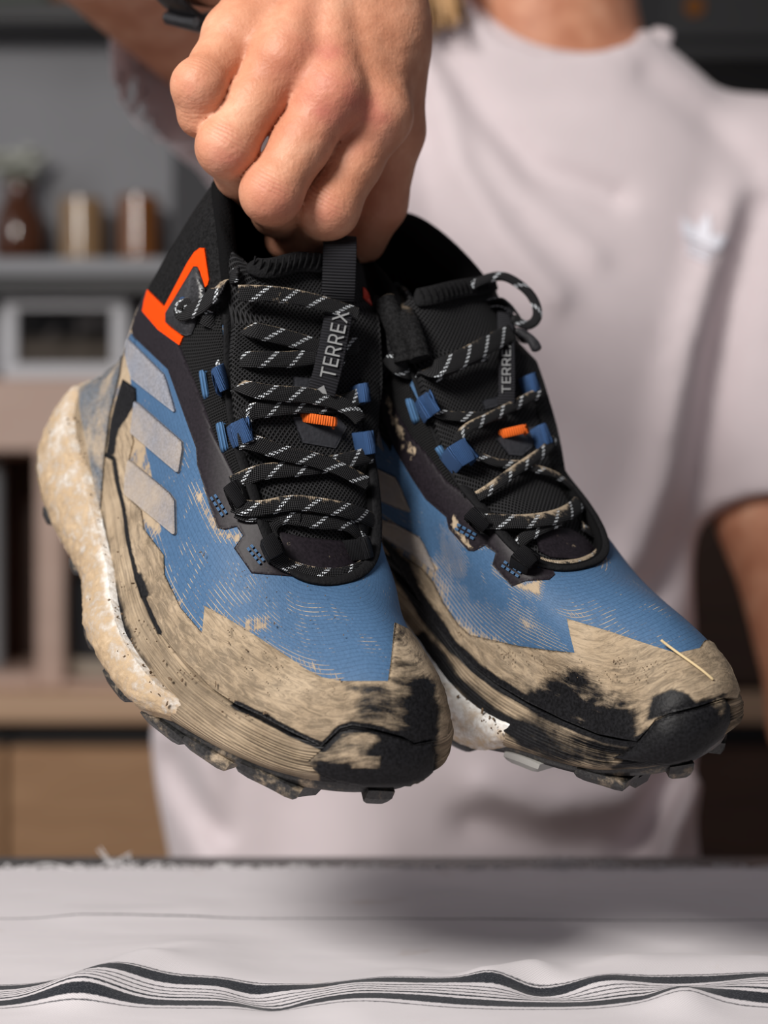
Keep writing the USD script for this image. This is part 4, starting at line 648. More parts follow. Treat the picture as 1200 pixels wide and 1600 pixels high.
DR = T_(crumbs=[([(80, 640), (125, 640), (160, 800), (175, 880), (205, 990), (280, 1100), (250, 1105), (180, 1030), (148, 950), (150, 870), (100, 770)], 200, .0007), ([(190, 800), (230, 950), (300, 1040), (480, 1150), (300, 1100), (220, 1000), (185, 880)], 90, .0006), ([(330, 960), (600, 1070), (560, 1110), (400, 1080)], 40, .0004), ([(280, 850), (560, 920), (590, 1040), (420, 980)], 40, .00035)], fend=(4.42, 8.3), rand=.66, low=.55, foammud=.02, lugs=[((145, 985), 1.4), ((190, 1062), 1.9), ((258, 1132), 2.0), ((334, 1168), 1.9), ((436, 1208), 2.7), ((600, 1232), 1.5), ((100, 790), 1.5), ((140, 868), 1.5)], hidden_lugs=[7.4, 8.2, 9.0, 9.8, 10.6, 11.3, .3],
 patches=[('heel_clip', [(150, 553), (180, 515), (213, 473), (203, 505), (197, 527), (188, 587), (173, 647), (165, 710), (161, 760), (158, 797), (150, 763), (140, 713), (126, 640), (123, 595)], .0014, 'clip', .47, T_(step=4, bev=4)), ('toe_guard', GUARD_R, .0010, 'rubber', .70, T_(step=3.6, bev=2)), ('toe_bumper', BUMP_R, .0024, 'rubber', .48, T_(crown=.0014, bev=5, step=3.4)),
  ('lace_panel', DARK_R, .0007, 'panel', .14, T_(step=4, bev=1.5)), ('mesh_panel', STAY_R, .0009, 'stay', 0, T_(step=4, bev=1.5)),
  ('stripe', [(198, 530), (203, 530), (258, 585), (262, 595), (277, 647), (207, 592), (200, 567)], .0007, 'stripe', .30, T_(rnd=2, step=4, bev=1.5, lift=.0004)),
  ('stripe', [(213, 625), (287, 690), (288, 702), (282, 741), (207, 677)], .0007, 'stripe', .42, T_(rnd=3, step=4, bev=1.5, lift=.0008)),
  ('stripe', [(203, 717), (267, 770), (276, 782), (277, 839), (197, 773), (198, 747)], .0007, 'stripe', .50, T_(rnd=3, step=4, bev=1.5, lift=.0008)),
  ('blue_trim', [(205, 520), (212, 530), (206, 560), (200, 575), (196, 555), (198, 530)], .0003, 'blue', .1, T_(step=3, bev=1)),
  ('orange_overlay', [(233, 453), (260, 479), (261, 477), (295, 412), (306, 395), (315, 388), (322, 388), (329, 437), (327, 445), (323, 450), (315, 424), (311, 417), (305, 417), (263, 487), (262, 503), (268, 510), (289, 526), (283, 540), (250, 516), (225, 487), (228, 470)], .0006, 'orange', 0, T_(step=3, bev=1, rnd=.8, lift=.0006)),
  ('lace_hook', [(307, 418), (312, 417), (319, 436), (324, 452), (324, 470), (316, 488), (309, 510), (303, 524), (295, 526), (287, 523), (263, 504), (263, 490)], .0026, 'hook', .34, T_(step=3, bev=4, rnd=2, crown=.001)),
  ('knit_side', [(345, 282), (324, 300), (300, 340), (266, 395), (237, 450), (260, 478), (295, 410), (315, 385), (324, 385), (332, 440), (344, 440), (345, 390), (351, 335)], .0004, 'knit', .08, T_(step=4, bev=1)),
  ('toe_film', [(434, 830), (470, 839), (530, 845), (562, 846), (572, 870), (570, 884), (530, 896), (480, 895), (447, 884), (434, 858)], .0009, 'panel', .34, T_(all=1, step=4, bev=1.5)),
  ('mesh_panel', [(562, 592), (590, 600), (592, 700), (590, 830), (585, 850), (573, 830), (574, 780), (570, 700), (565, 640)], .0008, 'stay', 0, T_(all=1, step=4)),
  ('rubber_patch', [(456, 652), (462, 652), (526, 650), (541, 668), (524, 701), (471, 692)], .0008, 'patch', 0, T_(all=1, step=3, rnd=2)),
  ('rubber_patch', [(457, 588), (486, 591), (482, 606), (458, 604)], .0006, 'patch', 0, T_(all=1, step=3)),
  ('eyelet_dot', [(293, 468), (299, 466), (303, 471), (300, 475), (293, 475)], .0012, 'bluetape', 0, T_(step=1.6, lift=.003)),
  *[('bumper_slot', [(x_, y_), (x_+7, y_+1), (x_+6, y_+19), (x_-1, y_+18)], .0003, 'hook', .1, T_(step=2, lift=.0030, bev=1)) for x_, y_ in ((557, 1181), (571, 1180), (585, 1178), (598, 1177))],
  ('orange_side', [(566, 449), (570, 451), (583, 470), (580, 478), (567, 466)], .0007, 'red', 0, T_(all=1, step=2))],
 strips=[('tongue_bartack', [(472, 646), (526, 650), (523, 669), (476, 658)], 'orth', T_(h=.0012, bulge=.0006, label='orange stitched bar')),
  ('blue_loop', [(331, 576), (352, 567), (363, 603), (339, 616)], 'bluetape', T_(h=.0018)), ('blue_loop', [(359, 662), (389, 650), (394, 687), (370, 699)], 'bluetape', T_(h=.0022)),
  ('blue_loop', [(566, 675), (566, 675), (573, 710), (587, 708)][::1] and [(565, 675), (582, 673), (588, 708), (573, 711)], 'bluetape', T_(h=.0022)), ('blue_loop', [(562, 600), (576, 597), (577, 628), (563, 629)], 'bluetape', T_(h=.0015)),
  ('bartack', [(310, 582), (321, 579), (327, 618), (317, 622)][0:0] or [(310, 582), (317, 622), (327, 618), (321, 579)], 'blueth', T_(h=.0008, bulge=.0003)), ('bartack', [(337, 664), (345, 706), (357, 700), (349, 660)], 'blueth', T_(h=.0008, bulge=.0003)),
  ('lace_tab', [(349, 763), (367, 748), (385, 784), (366, 798)], 'blacktape', T_(h=.002)), ('lace_tab', [(409, 842), (431, 830), (444, 861), (422, 876)], 'blacktape', T_(h=.003)), ('lace_tab', [(562, 842), (577, 838), (584, 870), (572, 875)], 'blacktape', T_(h=.003))],
 stitches=[((332, 774), (352, 806)), ((389, 853), (411, 880))],
 laces=[([(421, 836), (424, 818), (445, 806), (470, 805)], T_(h=.0012, mud=.15)),
  ([(560, 800), (569, 830), (578, 866), (580, 872)], T_(h=.003, mud=.25)),
  ([(425, 862), (436, 875), (456, 887), (496, 897), (538, 897), (568, 886), (582, 868)], T_(h=.0030, mud=.32, w=.0060)),
  ([(372, 797), (385, 802), (420, 803), (457, 808), (510, 815), (545, 820), (562, 836), (572, 858)], T_(h=.0014, mud=.2)),
  ([(366, 788), (380, 793), (415, 793), (457, 786), (496, 789), (545, 799), (586, 815)], T_(h=.0034, mud=.45)),
  ([(362, 756), (380, 748), (405, 739), (457, 733), (510, 726), (550, 718), (580, 710)], T_(h=.0014, mud=.3)),
  ([(372, 690), (387, 690), (433, 705), (485, 717), (531, 733), (574, 756)], T_(h=.0036, mud=.5)),
  ([(384, 660), (387, 648), (415, 640), (464, 634), (505, 634), (550, 625), (572, 612)], T_(h=.0014, mud=.25)),
  ([(344, 606), (359, 602), (405, 611), (468, 617), (517, 626), (547, 640), (563, 657)], T_(h=.0036, mud=.45)),
  ([(350, 580), (350, 570), (370, 563), (422, 562), (489, 557), (520, 548), (560, 540)], T_(h=.0014, mud=.3)),
  ([(318, 494), (330, 500), (360, 508), (396, 516), (440, 526), (496, 543), (540, 560)], T_(h=.0016, mud=.35)),
  ([(372, 458), (385, 458), (440, 461), (496, 472), (530, 482), (560, 492)], T_(h=.0050, mud=.6)),
  ([(300, 478), (286, 478), (279, 482), (283, 489), (294, 488), (312, 479), (338, 454), (360, 433), (372, 428)], T_(mud=.35, raw=[.003, .0045, .0045, .005, .006, .006, .005, .004], smooth=5))])
GUARD_L = [(596, 838), (628, 866), (661, 889), (677, 908), (693, 941), (717, 976), (735, 992), (810, 1009), (861, 1016), (899, 1020), (892, 994), (886, 967), (955, 988), (1020, 1010), (1057, 1022), (1092, 1014), (1100, 1002), (1112, 1000), (1140, 1040), (1155, 1080), (1150, 1092), (1128, 1091), (1090, 1103), (1048, 1114), (1025, 1124), (1011, 1142), (996, 1159), (936, 1147), (880, 1124), (824, 1096), (777, 1068), (740, 1040), (707, 1007), (679, 974), (651, 932), (628, 895), (600, 852)]
BUMP_L = [(985, 1172), (998, 1162), (1012, 1145), (1026, 1127), (1049, 1117), (1091, 1106), (1128, 1093), (1136, 1103), (1136, 1128), (1126, 1148), (1104, 1166), (1085, 1182), (1041, 1191), (985, 1186), (960, 1184)]
DARK_L = [(592, 602), (600, 660), (616, 698), (628, 720), (646, 750), (666, 780), (698, 808), (702, 826), (732, 860), (741, 861), (758, 852), (775, 864), (770, 883), (800, 916), (821, 908), (858, 906), (867, 898), (863, 890), (840, 888), (834, 872), (812, 856), (810, 838), (777, 826), (747, 789), (740, 782), (724, 770), (700, 752), (668, 708), (646, 684), (626, 650), (606, 614)]
STAY_L = [(598, 604), (606, 614), (626, 650), (646, 684), (668, 708), (700, 752), (724, 770), (740, 782), (747, 789), (777, 826), (810, 838), (812, 856), (834, 872), (838, 866), (825, 840), (800, 822), (770, 790), (745, 770), (715, 725), (690, 690), (660, 640), (640, 600), (615, 590)]
DL = T_(crumbs=[([(640, 980), (690, 1060), (780, 1120), (815, 1150), (750, 1140), (690, 1090)], 80, .0008), ([(700, 980), (900, 1030), (1080, 1030), (1000, 1080), (800, 1040)], 70, .0004)], fend=(3.6, 7.95), rand=.60, low=.5, foammud=-.13, lugs=[((725, 1142), 1.7, T_(lab='muddy lug')), ((822, 1172), 2.0, T_(m=M['clear'], lab='translucent grey lug')), ((945, 1206), 3.2), ((640, 1075), 1.6), ((1070, 1192), 1.3)], hidden_lugs=[5.4, 4.6, 3.8, 3.0, 2.2, 1.4, .6, 10.3, 11.2],
 patches=[('toe_guard', GUARD_L, .0010, 'rubber', .68, T_(step=3.8, bev=2)), ('toe_bumper', BUMP_L, .0024, 'rubber', .24, T_(crown=.0016, bev=5, step=3.4)),
  ('lace_panel', DARK_L, .0007, 'panel', .14, T_(step=4, bev=1.5)), ('mesh_panel', STAY_L, .0009, 'stay', 0, T_(step=4, bev=1.5)),
  ('stripe', [(585, 650), (592, 668), (600, 705), (585, 690)], .0007, 'stripe', .4, T_(step=3, bev=1.5)),
  ('stripe', [(576, 730), (588, 732), (618, 746), (626, 760), (643, 801), (620, 794), (580, 776)], .0007, 'stripe', .52, T_(rnd=2, step=4, bev=1.5)),
  ('stripe', [(584, 808), (620, 820), (656, 839), (663, 850), (684, 896), (647, 868), (624, 856), (586, 830)], .0007, 'stripe', .52, T_(rnd=2, step=4, bev=1.5)),
  ('toe_film', [(833, 832), (860, 826), (890, 826), (912, 840), (928, 858), (925, 868), (895, 874), (860, 872), (842, 862)], .0009, 'panel', .32, T_(all=1, step=4)),
  ('mesh_panel', [(838, 590), (846, 625), (858, 670), (872, 720), (884, 752), (898, 775), (918, 812), (934, 838), (925, 848), (905, 815), (880, 770), (862, 730), (850, 690), (838, 640), (832, 600)], .0008, 'stay', 0, T_(all=1, step=4)),
  ('rubber_patch', [(775, 687), (786, 675), (835, 666), (836, 680), (830, 700), (814, 713), (793, 711)], .0008, 'patch', 0, T_(all=1, step=3, rnd=1.5)),
  ('rubber_patch', [(752, 626), (778, 619), (780, 634), (756, 640)], .0006, 'patch', 0, T_(all=1, step=3)),
  ('lace_hook', [(592, 502), (604, 506), (612, 520), (616, 545), (612, 575), (604, 590), (594, 588), (590, 550)], .0026, 'hook', .1, T_(step=3, bev=4, rnd=2)),
  ('orange_side', [(594, 484), (598, 486), (608, 500), (605, 509), (595, 497)], .0007, 'red', 0, T_(step=2)),
  ('side_label', [(604, 604), (612, 602), (640, 610), (644, 620), (630, 618), (606, 610)], .0008, 'panel', .2, T_(step=2))],
 strips=[('tongue_bartack', [(782, 671), (822, 662), (825, 676), (787, 685)], 'orth', T_(h=.0012, bulge=.0006, label='orange stitched bar')),
  ('blue_loop', [(654, 622), (671, 609), (688, 641), (668, 655)], 'bluetape', T_(h=.002)), ('blue_loop', [(700, 698), (726, 684), (747, 714), (722, 730)], 'bluetape', T_(h=.0024)),
  ('blue_loop', [(842, 664), (854, 660), (861, 692), (849, 697)], 'bluetape', T_(h=.002)), ('blue_loop', [(825, 586), (836, 581), (844, 610), (828, 615)], 'bluetape', T_(h=.0015)),
  ('bartack', [(633, 626), (644, 661), (656, 656), (645, 623)], 'blueth', T_(h=.0008, bulge=.0003)), ('bartack', [(680, 702), (703, 741), (713, 733), (690, 697)], 'blueth', T_(h=.0008, bulge=.0003)),
  ('lace_tab', [(723, 809), (737, 793), (769, 817), (752, 833)], 'blacktape', T_(h=.002)), ('lace_tab', [(798, 868), (819, 850), (843, 871), (826, 888)], 'blacktape', T_(h=.003))],
 stitches=[((712, 822), (744, 840)), ((785, 880), (814, 899))],
 laces=[([(809, 860), (812, 848), (830, 834), (853, 822), (875, 815)], T_(h=.0014, mud=.2, w=.005)),
  ([(820, 868), (840, 880), (863, 886), (894, 885), (924, 878), (940, 864), (937, 850), (924, 834), (910, 822)], T_(h=.0032, mud=.4)),
  ([(752, 815), (771, 815), (814, 815), (853, 811), (890, 799), (905, 786)], T_(h=.0036, mud=.4)),
  ([(817, 728), (846, 735), (872, 745), (892, 762), (902, 782)], T_(h=.003, mud=.6, w=.004)),
  ([(745, 776), (768, 762), (801, 738), (840, 712), (858, 697), (864, 684)], T_(h=.0036, mud=.5, w=.0046)),
  ([(735, 708), (745, 712), (781, 724), (807, 726), (830, 728)], T_(h=.0016, mud=.3, w=.004)),
  ([(717, 692), (722, 678), (755, 657), (788, 641), (820, 625), (846, 612)], T_(h=.0036, mud=.55, w=.0044)),
  ([(678, 640), (687, 646), (716, 651), (755, 651), (790, 648)], T_(h=.0014, mud=.2, w=.0045)),
  ([(664, 612), (670, 601), (690, 588), (720, 572), (760, 560)], T_(h=.0016, mud=.1, w=.003)),
  ([(606, 556), (618, 569), (651, 580), (690, 573), (729, 556), (768, 535), (800, 520)], T_(h=.0065, mud=.1, w=.0075)),
  ([(589, 478), (599, 455), (618, 448), (634, 458), (642, 474)], T_(mud=.1, w=.0032, th=.003, raw=[.002, .006, .009, .006, .002]))])
SR = Shoe([.67, .58, .02, 566, 1180, .666, .9], False, CR, MASK_R, DIRT_R)
SL = Shoe([.74, .36, .16, 1052, 1122, .685, .92], True, CL, MASK_L, DIRT_L)
shoeR = build_shoe(SR, 'hiking_shoe', 'muddy blue hiking shoe on the left with a wide orange overlay at its ankle', DR)
shoeL = build_shoe(SL, 'hiking_shoe', 'muddy blue hiking shoe on the right with its lace bow hanging free', DL)
# ---- pull tabs with lettering, free lace bow
def text_on(S, parent, word, path, tp, org, along, upv, sa, su):
    """printed letters on a webbing tab: outlines run along the picture direction 'along'; tp is the tab's own centre line"""
    o, a, u = (np.array(k, float) for k in (org, along, upv)); x = 0; pp = proj(tp); k = np.argsort(pp[:, 1])
    for ch in word:
        g = meshkit.text_mesh(ch, 1.0, .05, False); v = np.array(g.vertices); wd = v[:, 0].max()-v[:, 0].min(); v[:, 0] += x-v[:, 0].min(); x += wd+.17
        px = o+v[:, :1]*sa*a+v[:, 1:2]*su*u; p = P(px[:, 0], px[:, 1], np.interp(px[:, 1], pp[k, 1], tp[k, 1])-.0010-v[:, 2]*.006); f = np.array(g.faces)
        if np.linalg.det(np.stack([a, u])) > 0: f = f[:, ::-1]
        obj('letter', (p, f), M['letters'], parent, False)
def loop_of(S, root, pts, w, th, wide):
    """a webbing loop through picture points with depths; 'wide' is the direction its width runs"""
    q = resample(np.array([P(*k) for k in pts]), 60); t = np.gradient(q, axis=0); n = np.cross(t, wide); v, f, uv = sweep(q, n, w, th, 10, None, 4); obj('pull_loop', (v, f), M['tab'], root, True, uv)
pt, tp = SR.strand('pull_tab', [(530, 486), (520, 540), (511, 582), (502, 614)], M['tab'], shoeR, w=.0112, th=.0010, h=.0050, tm=SR.all, smooth=12, mud=0, nfac=0)
text_on(SR, pt, 'TERREX', None, tp, (523, 593), (.213, -.977), (-.977, -.213), 21.0, 24.0)
q = P([506, 489, 511], [602, 612, 616], float(np.interp(608, proj(tp)[:, 1], tp[:, 1]))-.0012); obj('logo', (np.vstack([q, q+np.array([0, .0005, 0])]), np.array([[0, 1, 2], [5, 4, 3], [0, 3, 4], [0, 4, 1], [1, 4, 5], [1, 5, 2], [2, 5, 3], [2, 3, 0]])), M['letters'], pt, False)
db = float(SR.cast([(529, 455)], SR.all)[0][0, 1]); loop_of(SR, shoeR, [(528, 470, db-.0022), (529, 455, db-.005), (530, 425, db-.0075), (531, 392, db-.0075), (531, 375, db-.004), (531, 373, db+.002), (531, 392, db+.004), (530, 420, db+.002)], .0136, .0013, [1, 0, 0])
pl_, tp = SL.strand('pull_tab', [(789, 478), (791, 530), (792, 590), (791, 634)], M['tab'], shoeL, w=.0070, th=.0010, h=.0044, tm=SL.all, smooth=12, mud=0, nfac=0)
text_on(SL, pl_, 'TERREX', None, tp, (798, 614), (.0, -1.), (-1., 0), 16.5, 14.0)
db = float(SL.cast([(785, 490)], SL.all)[0][0, 1])-.006; loop_of(SL, shoeL, [(767, 478, db+.004), (774, 472, db), (788, 473, db), (802, 483, db-.001), (815, 502, db-.001), (823, 520, db), (823, 529, db), (814, 529, db), (806, 518, db), (799, 500, db), (791, 487, db), (778, 484, db+.001), (770, 490, db+.004)], .0110, .0011, [-.25, -1, .2])
for pth_, w_ in (([(600, 470), (614, 498), (626, 530), (634, 566)], .0095), ([(614, 466), (634, 496), (648, 530), (657, 562)], .0085)):
    SL.strand('padded_roll', pth_, M['knit'], shoeL, w=w_, th=.0085, h=.0025, tm=SL.all, mud=0, smooth=6)
d0 = float(SL.cast([(745, 470)], SL.all)[0][0, 1])-.004
bow = resample([(735, 450), (748, 441), (762, 435), (786, 432), (808, 442), (826, 457), (838, 478), (838, 498), (826, 508), (812, 504), (800, 498)], 90); bp = P(bow[:, 0], bow[:, 1], d0+.006*np.sin(np.linspace(0, 3.1, 90))); v, f, uv = sweep(bp, [.2, -1, .5], .0042, .0030, 12, None, 2)
obj('lace', (v, f), M['lace'], shoeL, True, uv, {'mud': np.full(len(v), .1)})
ag = resample([(806, 516), (822, 524), (836, 540), (840, 549)], 40); v, f, uv = sweep(P(ag[:, 0], ag[:, 1], d0-.004), [0, -1, .2], .0046, .0040, 14, np.r_[np.linspace(.55, 1, 30), 1, 1, 1, 1, 1, .98, .95, .85, .7, .4], 2); obj('lace_tip', (v, f), M['hook'], shoeL, True, uv, {'mud': np.zeros(len(v))})
st = resample([(1033, 1000), (1062, 1022), (1090, 1042), (1114, 1062)], 30); q = SL.cast(st)[0]; v, f, uv = sweep(P(st[:, 0], st[:, 1], gaussian_filter1d(q[:, 1], 6)-.003), [0, -1, 0], .0010, .0009, 8); o_ = obj('straw', (v, f), M['straw'], None); tag(o_, 'thin dry straw stalk stuck to the muddy toe of the right shoe', 'straw')
# ---------------------------------------------------------------- the person: signed distances turned into one skin
def cone(p, a, b, ra, rb):
    a, b = np.asarray(a, np.float32), np.asarray(b, np.float32); ab = b-a; t = np.clip(((p-a)@ab)/float(ab@ab), 0, 1)
    q = p-a-t[..., None]*ab; return np.sqrt(np.einsum('...i,...i', q, q))-(ra+(rb-ra)*t)
def ball(p, c, r, sc=(1, 1, 1)):
    q = (p-np.asarray(c, np.float32))/np.asarray(sc, np.float32); return (np.sqrt(np.einsum('...i,...i', q, q))-r)*min(sc)
def smin(a, b, k):
    h = np.clip(.5+.5*(b-a)/k, 0, 1); return b+(a-b)*h-k*h*(1-h)
def smax(a, b, k): return -smin(-a, -b, k)
def nets(fn, lo, hi, h):
    """surface nets: the zero set of fn over a box as quads"""
    ax = [np.arange(l, u+h, h, dtype=np.float32) for l, u in zip(lo, hi)]; n = [len(a) for a in ax]
    d = np.empty(n, np.float32)
    for i in range(0, n[0], 24):
        g = np.stack(np.meshgrid(ax[0][i:i+24], ax[1], ax[2], indexing='ij'), -1); d[i:i+24] = fn(g)
    s = d < 0; c = np.zeros([k-1 for k in n], np.int8); sl = lambda o: tuple(slice(a, k-1+a) for a, k in zip(o, n))
    for o in np.ndindex(2, 2, 2): c += s[sl(o)]
    act = (c > 0) & (c < 8); ijk = np.argwhere(act); idx = np.full(act.shape, -1, np.int64); idx[act] = np.arange(len(ijk))
    acc = np.zeros((len(ijk), 3)); cnt = np.zeros(len(ijk)); E = [(a, b) for a in np.ndindex(2, 2, 2) for b in np.ndindex(2, 2, 2) if sum(np.subtract(b, a)) == 1 and min(np.subtract(b, a)) == 0]
    for a, b in E:
        da = d[tuple((ijk+a).T)]; db = d[tuple((ijk+b).T)]; m = (da < 0) != (db < 0); t = np.where(m, da/np.where(m, da-db, 1), 0)
        acc[m] += (np.array(a)+t[:, None]*np.subtract(b, a))[m]; cnt[m] += 1
    v = (ijk+acc/cnt[:, None])*h+np.array(lo); F_ = []
    for k in range(3):
        o1, o2 = np.eye(3, dtype=int)[(k+1) % 3], np.eye(3, dtype=int)[(k+2) % 3]; e = np.eye(3, dtype=int)[k]
        lo_ = [slice(1, m-1) for m in n]; lo_[k] = slice(0, n[k]-1); hi_ = list(lo_); hi_[k] = slice(1, n[k])
        A, B = s[tuple(lo_)], s[tuple(hi_)]; q = np.argwhere(A != B)+1-e
        ii = [idx[tuple((q-o).T)] for o in (0*e, o1, o1+o2, o2)]; quad = np.stack(ii, 1); flip = s[tuple((q).T)]
        F_.append(np.where(flip[:, None], quad, quad[:, ::-1])); 
    f = np.vstack(F_); f = f[(f >= 0).all(1)]
    return v, np.vstack([f[:, [0, 1, 2]], f[:, [0, 2, 3]]])
def taubin(v, f, it=8):
    from scipy.sparse import coo_matrix, diags
    e = np.vstack([f[:, [0, 1]], f[:, [1, 2]], f[:, [2, 0]]]); n = len(v); A = coo_matrix((np.ones(2*len(e)), (np.r_[e[:, 0], e[:, 1]], np.r_[e[:, 1], e[:, 0]])), (n, n)).tocsr(); A.data[:] = 1
    L = diags(1/np.maximum(A.sum(1).A1, 1))@A
    for _ in range(it):
        for k in (.5, -.52): v = v+k*(L@v-v)
    return v, f
f32 = lambda u, v, d: P(u, v, d).astype(np.float32)
FING = dict(index=[(590, 180, .722, .0128), (513, 325, .718, .0118), (484, 364, .740, .0100), (447, 374, .746, .0090)],
            middle=[(517, 148, .708, .0128), (424, 302, .701, .0115), (432, 330, .724, .0100), (462, 354, .744, .0088)],
            ring=[(443, 90, .709, .0120), (354, 230, .700, .0112), (374, 272, .719, .0096), (402, 304, .737, .0084)],
            pinky=[(369, 58, .718, .0108), (310, 135, .699, .0098), (314, 178, .705, .0089), (333, 200, .722, .0079)])
THUMB = [(604, 20, .742, .0165), (616, 205, .748, .0122), (594, 318, .757, .0108), (570, 378, .768, .0090)]
WRIST = P(512, -75, .742); CARP = dict(index=(568, -30), middle=(530, -40), ring=(490, -42), pinky=(452, -30))
CREASE = []
for k_, (A_, C_) in (('index', (.0005, 1)), ('middle', (.0005, 1)), ('ring', (.0005, 1)), ('pinky', (.0004, 1))):
    a, b, c = (f32(*q[:3]) for q in FING[k_][:3]); dr = (b-a)/np.linalg.norm(b-a)
    CREASE.append((b, dr, .0105, .00042, .0042)); CREASE.append((a, dr, .010, .00022, .0050)); e = (c-b)/np.linalg.norm(c-b); CREASE.append(((b+(c-b)*.75), e, .010, .0002, .0034))
def hand(p, fine=False):
    palm = None
    for k, q in FING.items():
        a = f32(*CARP[k], .737); m = f32(*q[0][:3]); d = cone(p, a, m, .0150, .0122); palm = d if palm is None else smin(palm, d, .010)
        d = cone(p, a+np.float32([0, .012, 0]), m+np.float32([0, .014, .006]), .014, .010); palm = smin(palm, d, .010)
    palm = smin(palm, cone(p, f32(*WRIST_PX), f32(512, -20, .742), .0255, .024), .02)
    for k, q in FING.items():        # tendons and knuckle heads
        a = f32(512+(CARP[k][0]-512)*.7, -70, .722); m = f32(q[0][0], q[0][1], q[0][2]-.0095)
        palm = smin(palm, cone(p, a, m, .0026, .0030), .0075); palm = smin(palm, ball(p, f32(q[0][0], q[0][1], q[0][2]-.0026), .0100), .008)
    palm = smin(palm, cone(p, f32(600, 60, .735), f32(570, 165, .735), .016, .010), .012)
    res = palm
    for k, q in FING.items():
        pts = [f32(*w[:3]) for w in q]; r = [w[3] for w in q]; mid = pts[0]*.5+pts[1]*.5
        d = cone(p, pts[0], mid, r[0], (r[0]+r[1])*.5*.93); d = smin(d, cone(p, mid, pts[1], (r[0]+r[1])*.5*.93, r[1]), .004)
        d = smin(d, ball(p, pts[1]+np.float32([0, -.0012, 0]), r[1]*.98), .004)
        m2 = (pts[1]+pts[2])/2; d = smin(d, cone(p, pts[1], pts[2], r[1]*.95, r[2]), .004); d = smin(d, cone(p, pts[2], pts[3], r[2], r[3]), .003)
        web = smin(palm, d, .0065); res = smin(res, web, .0009)
    t = [f32(*w[:3]) for w in THUMB]; r = [w[3] for w in THUMB]; d = cone(p, t[0], t[1], r[0], r[1])
    for i in (1, 2): d = smin(d, cone(p, t[i], t[i+1], r[i], r[i+1]), .005)
    res = smin(res, smin(palm, d, .014), .002)
    for c, dr, w, A_, sg in (CREASE if fine else []):
        q = p-c; s_ = q@dr.astype(np.float32); rr = np.einsum('...i,...i', q, q); front = np.clip(-(q[..., 1])/.006, 0, 1)
        if fine: res = res+A_*np.cos(s_*2*np.pi/.0027+1.5*np.sin(q[..., 0]*420))*np.exp(-(s_/sg)**2)*np.exp(-rr/(.014**2))*front
    return res
WRIST_PX = (512, -75, .742)
ELBOW = np.array([-.24, .93, 1.50]); SHO = P(470, 150, 1.27); TOR = 1.30; MID = WRIST*.45+ELBOW*.55-np.array([0, 0, .03])
def arms(p):
    w = P(512, -60, .742); m_ = MID
    d = cone(p, w, m_, .0250, .036); d = smin(d, cone(p, m_, ELBOW, .036, .041), .02); d = smin(d, cone(p, ELBOW, SHO, .043, .052), .02); return d
def body(p):
    d = arms(p)
    d = smin(d, cone(p, P(868, 300, TOR), P(855, -60, TOR-.01), .066, .058), .05)
    d = smin(d, cone(p, P(868, 215, TOR+.02), SHO, .05, .042), .04); SH2 = P(1215, 275, TOR)
    d = smin(d, cone(p, P(868, 205, TOR+.02), SH2, .05, .04), .04)
    d = smin(d, ball(p, P(790, 540, TOR+.02), .1, (1.35, .62, 2.2)), .05); d = smin(d, ball(p, P(680, 1150, TOR+.01), .1, (1.35, .7, 2.2)), .05)
    e2 = P(1300, 1130, 1.28); d = smin(d, cone(p, SH2, P(1225, 800, 1.29), .052, .043), .03); d = smin(d, cone(p, P(1225, 800, 1.29), e2, .044, .040), .02)
    wr = P(1420, 1420, 1.16); d = smin(d, cone(p, e2, wr, .041, .027), .02); d = smin(d, cone(p, wr, P(1440, 1560, 1.12), .03, .022), .015)
    for i in range(4): d = np.minimum(d, cone(p, P(1425+i*12, 1560, 1.10+.02*i), P(1410+i*10, 1700, 1.11+.02*i), .0095, .008))
    d = smin(d, cone(p, P(1425, 1500, 1.10), P(1380, 1600, 1.08), .011, .009), .01)
    # head with chin, nose, lips, brow and ears
    h = P(850, -330, TOR-.02); g = ball(p, h, .088, (.86, 1.05, 1.25)); g = smin(g, ball(p, h+[0, -.055, -.085], .032, (1.1, 1, .9)), .04)
    g = smin(g, cone(p, h+[0, -.092, .012], h+[0, -.112, -.030], .007, .012), .012); g = smin(g, cone(p, h+[-.014, -.092, -.058], h+[.014, -.092, -.058], .007, .007), .008)
    for sx in (-1, 1):
        g = smin(g, ball(p, h+[sx*.078, .01, -.005], .026, (.35, .8, 1.2)), .008); g = smax(g, -ball(p, h+[sx*.032, -.098, .010], .014), .012); g = smin(g, ball(p, h+[sx*.032, -.078, .010], .013), .004)
        g = smin(g, cone(p, h+[sx*.015, -.090, .030], h+[sx*.048, -.082, .030], .007, .006), .012)
    return smin(d, g, .03)
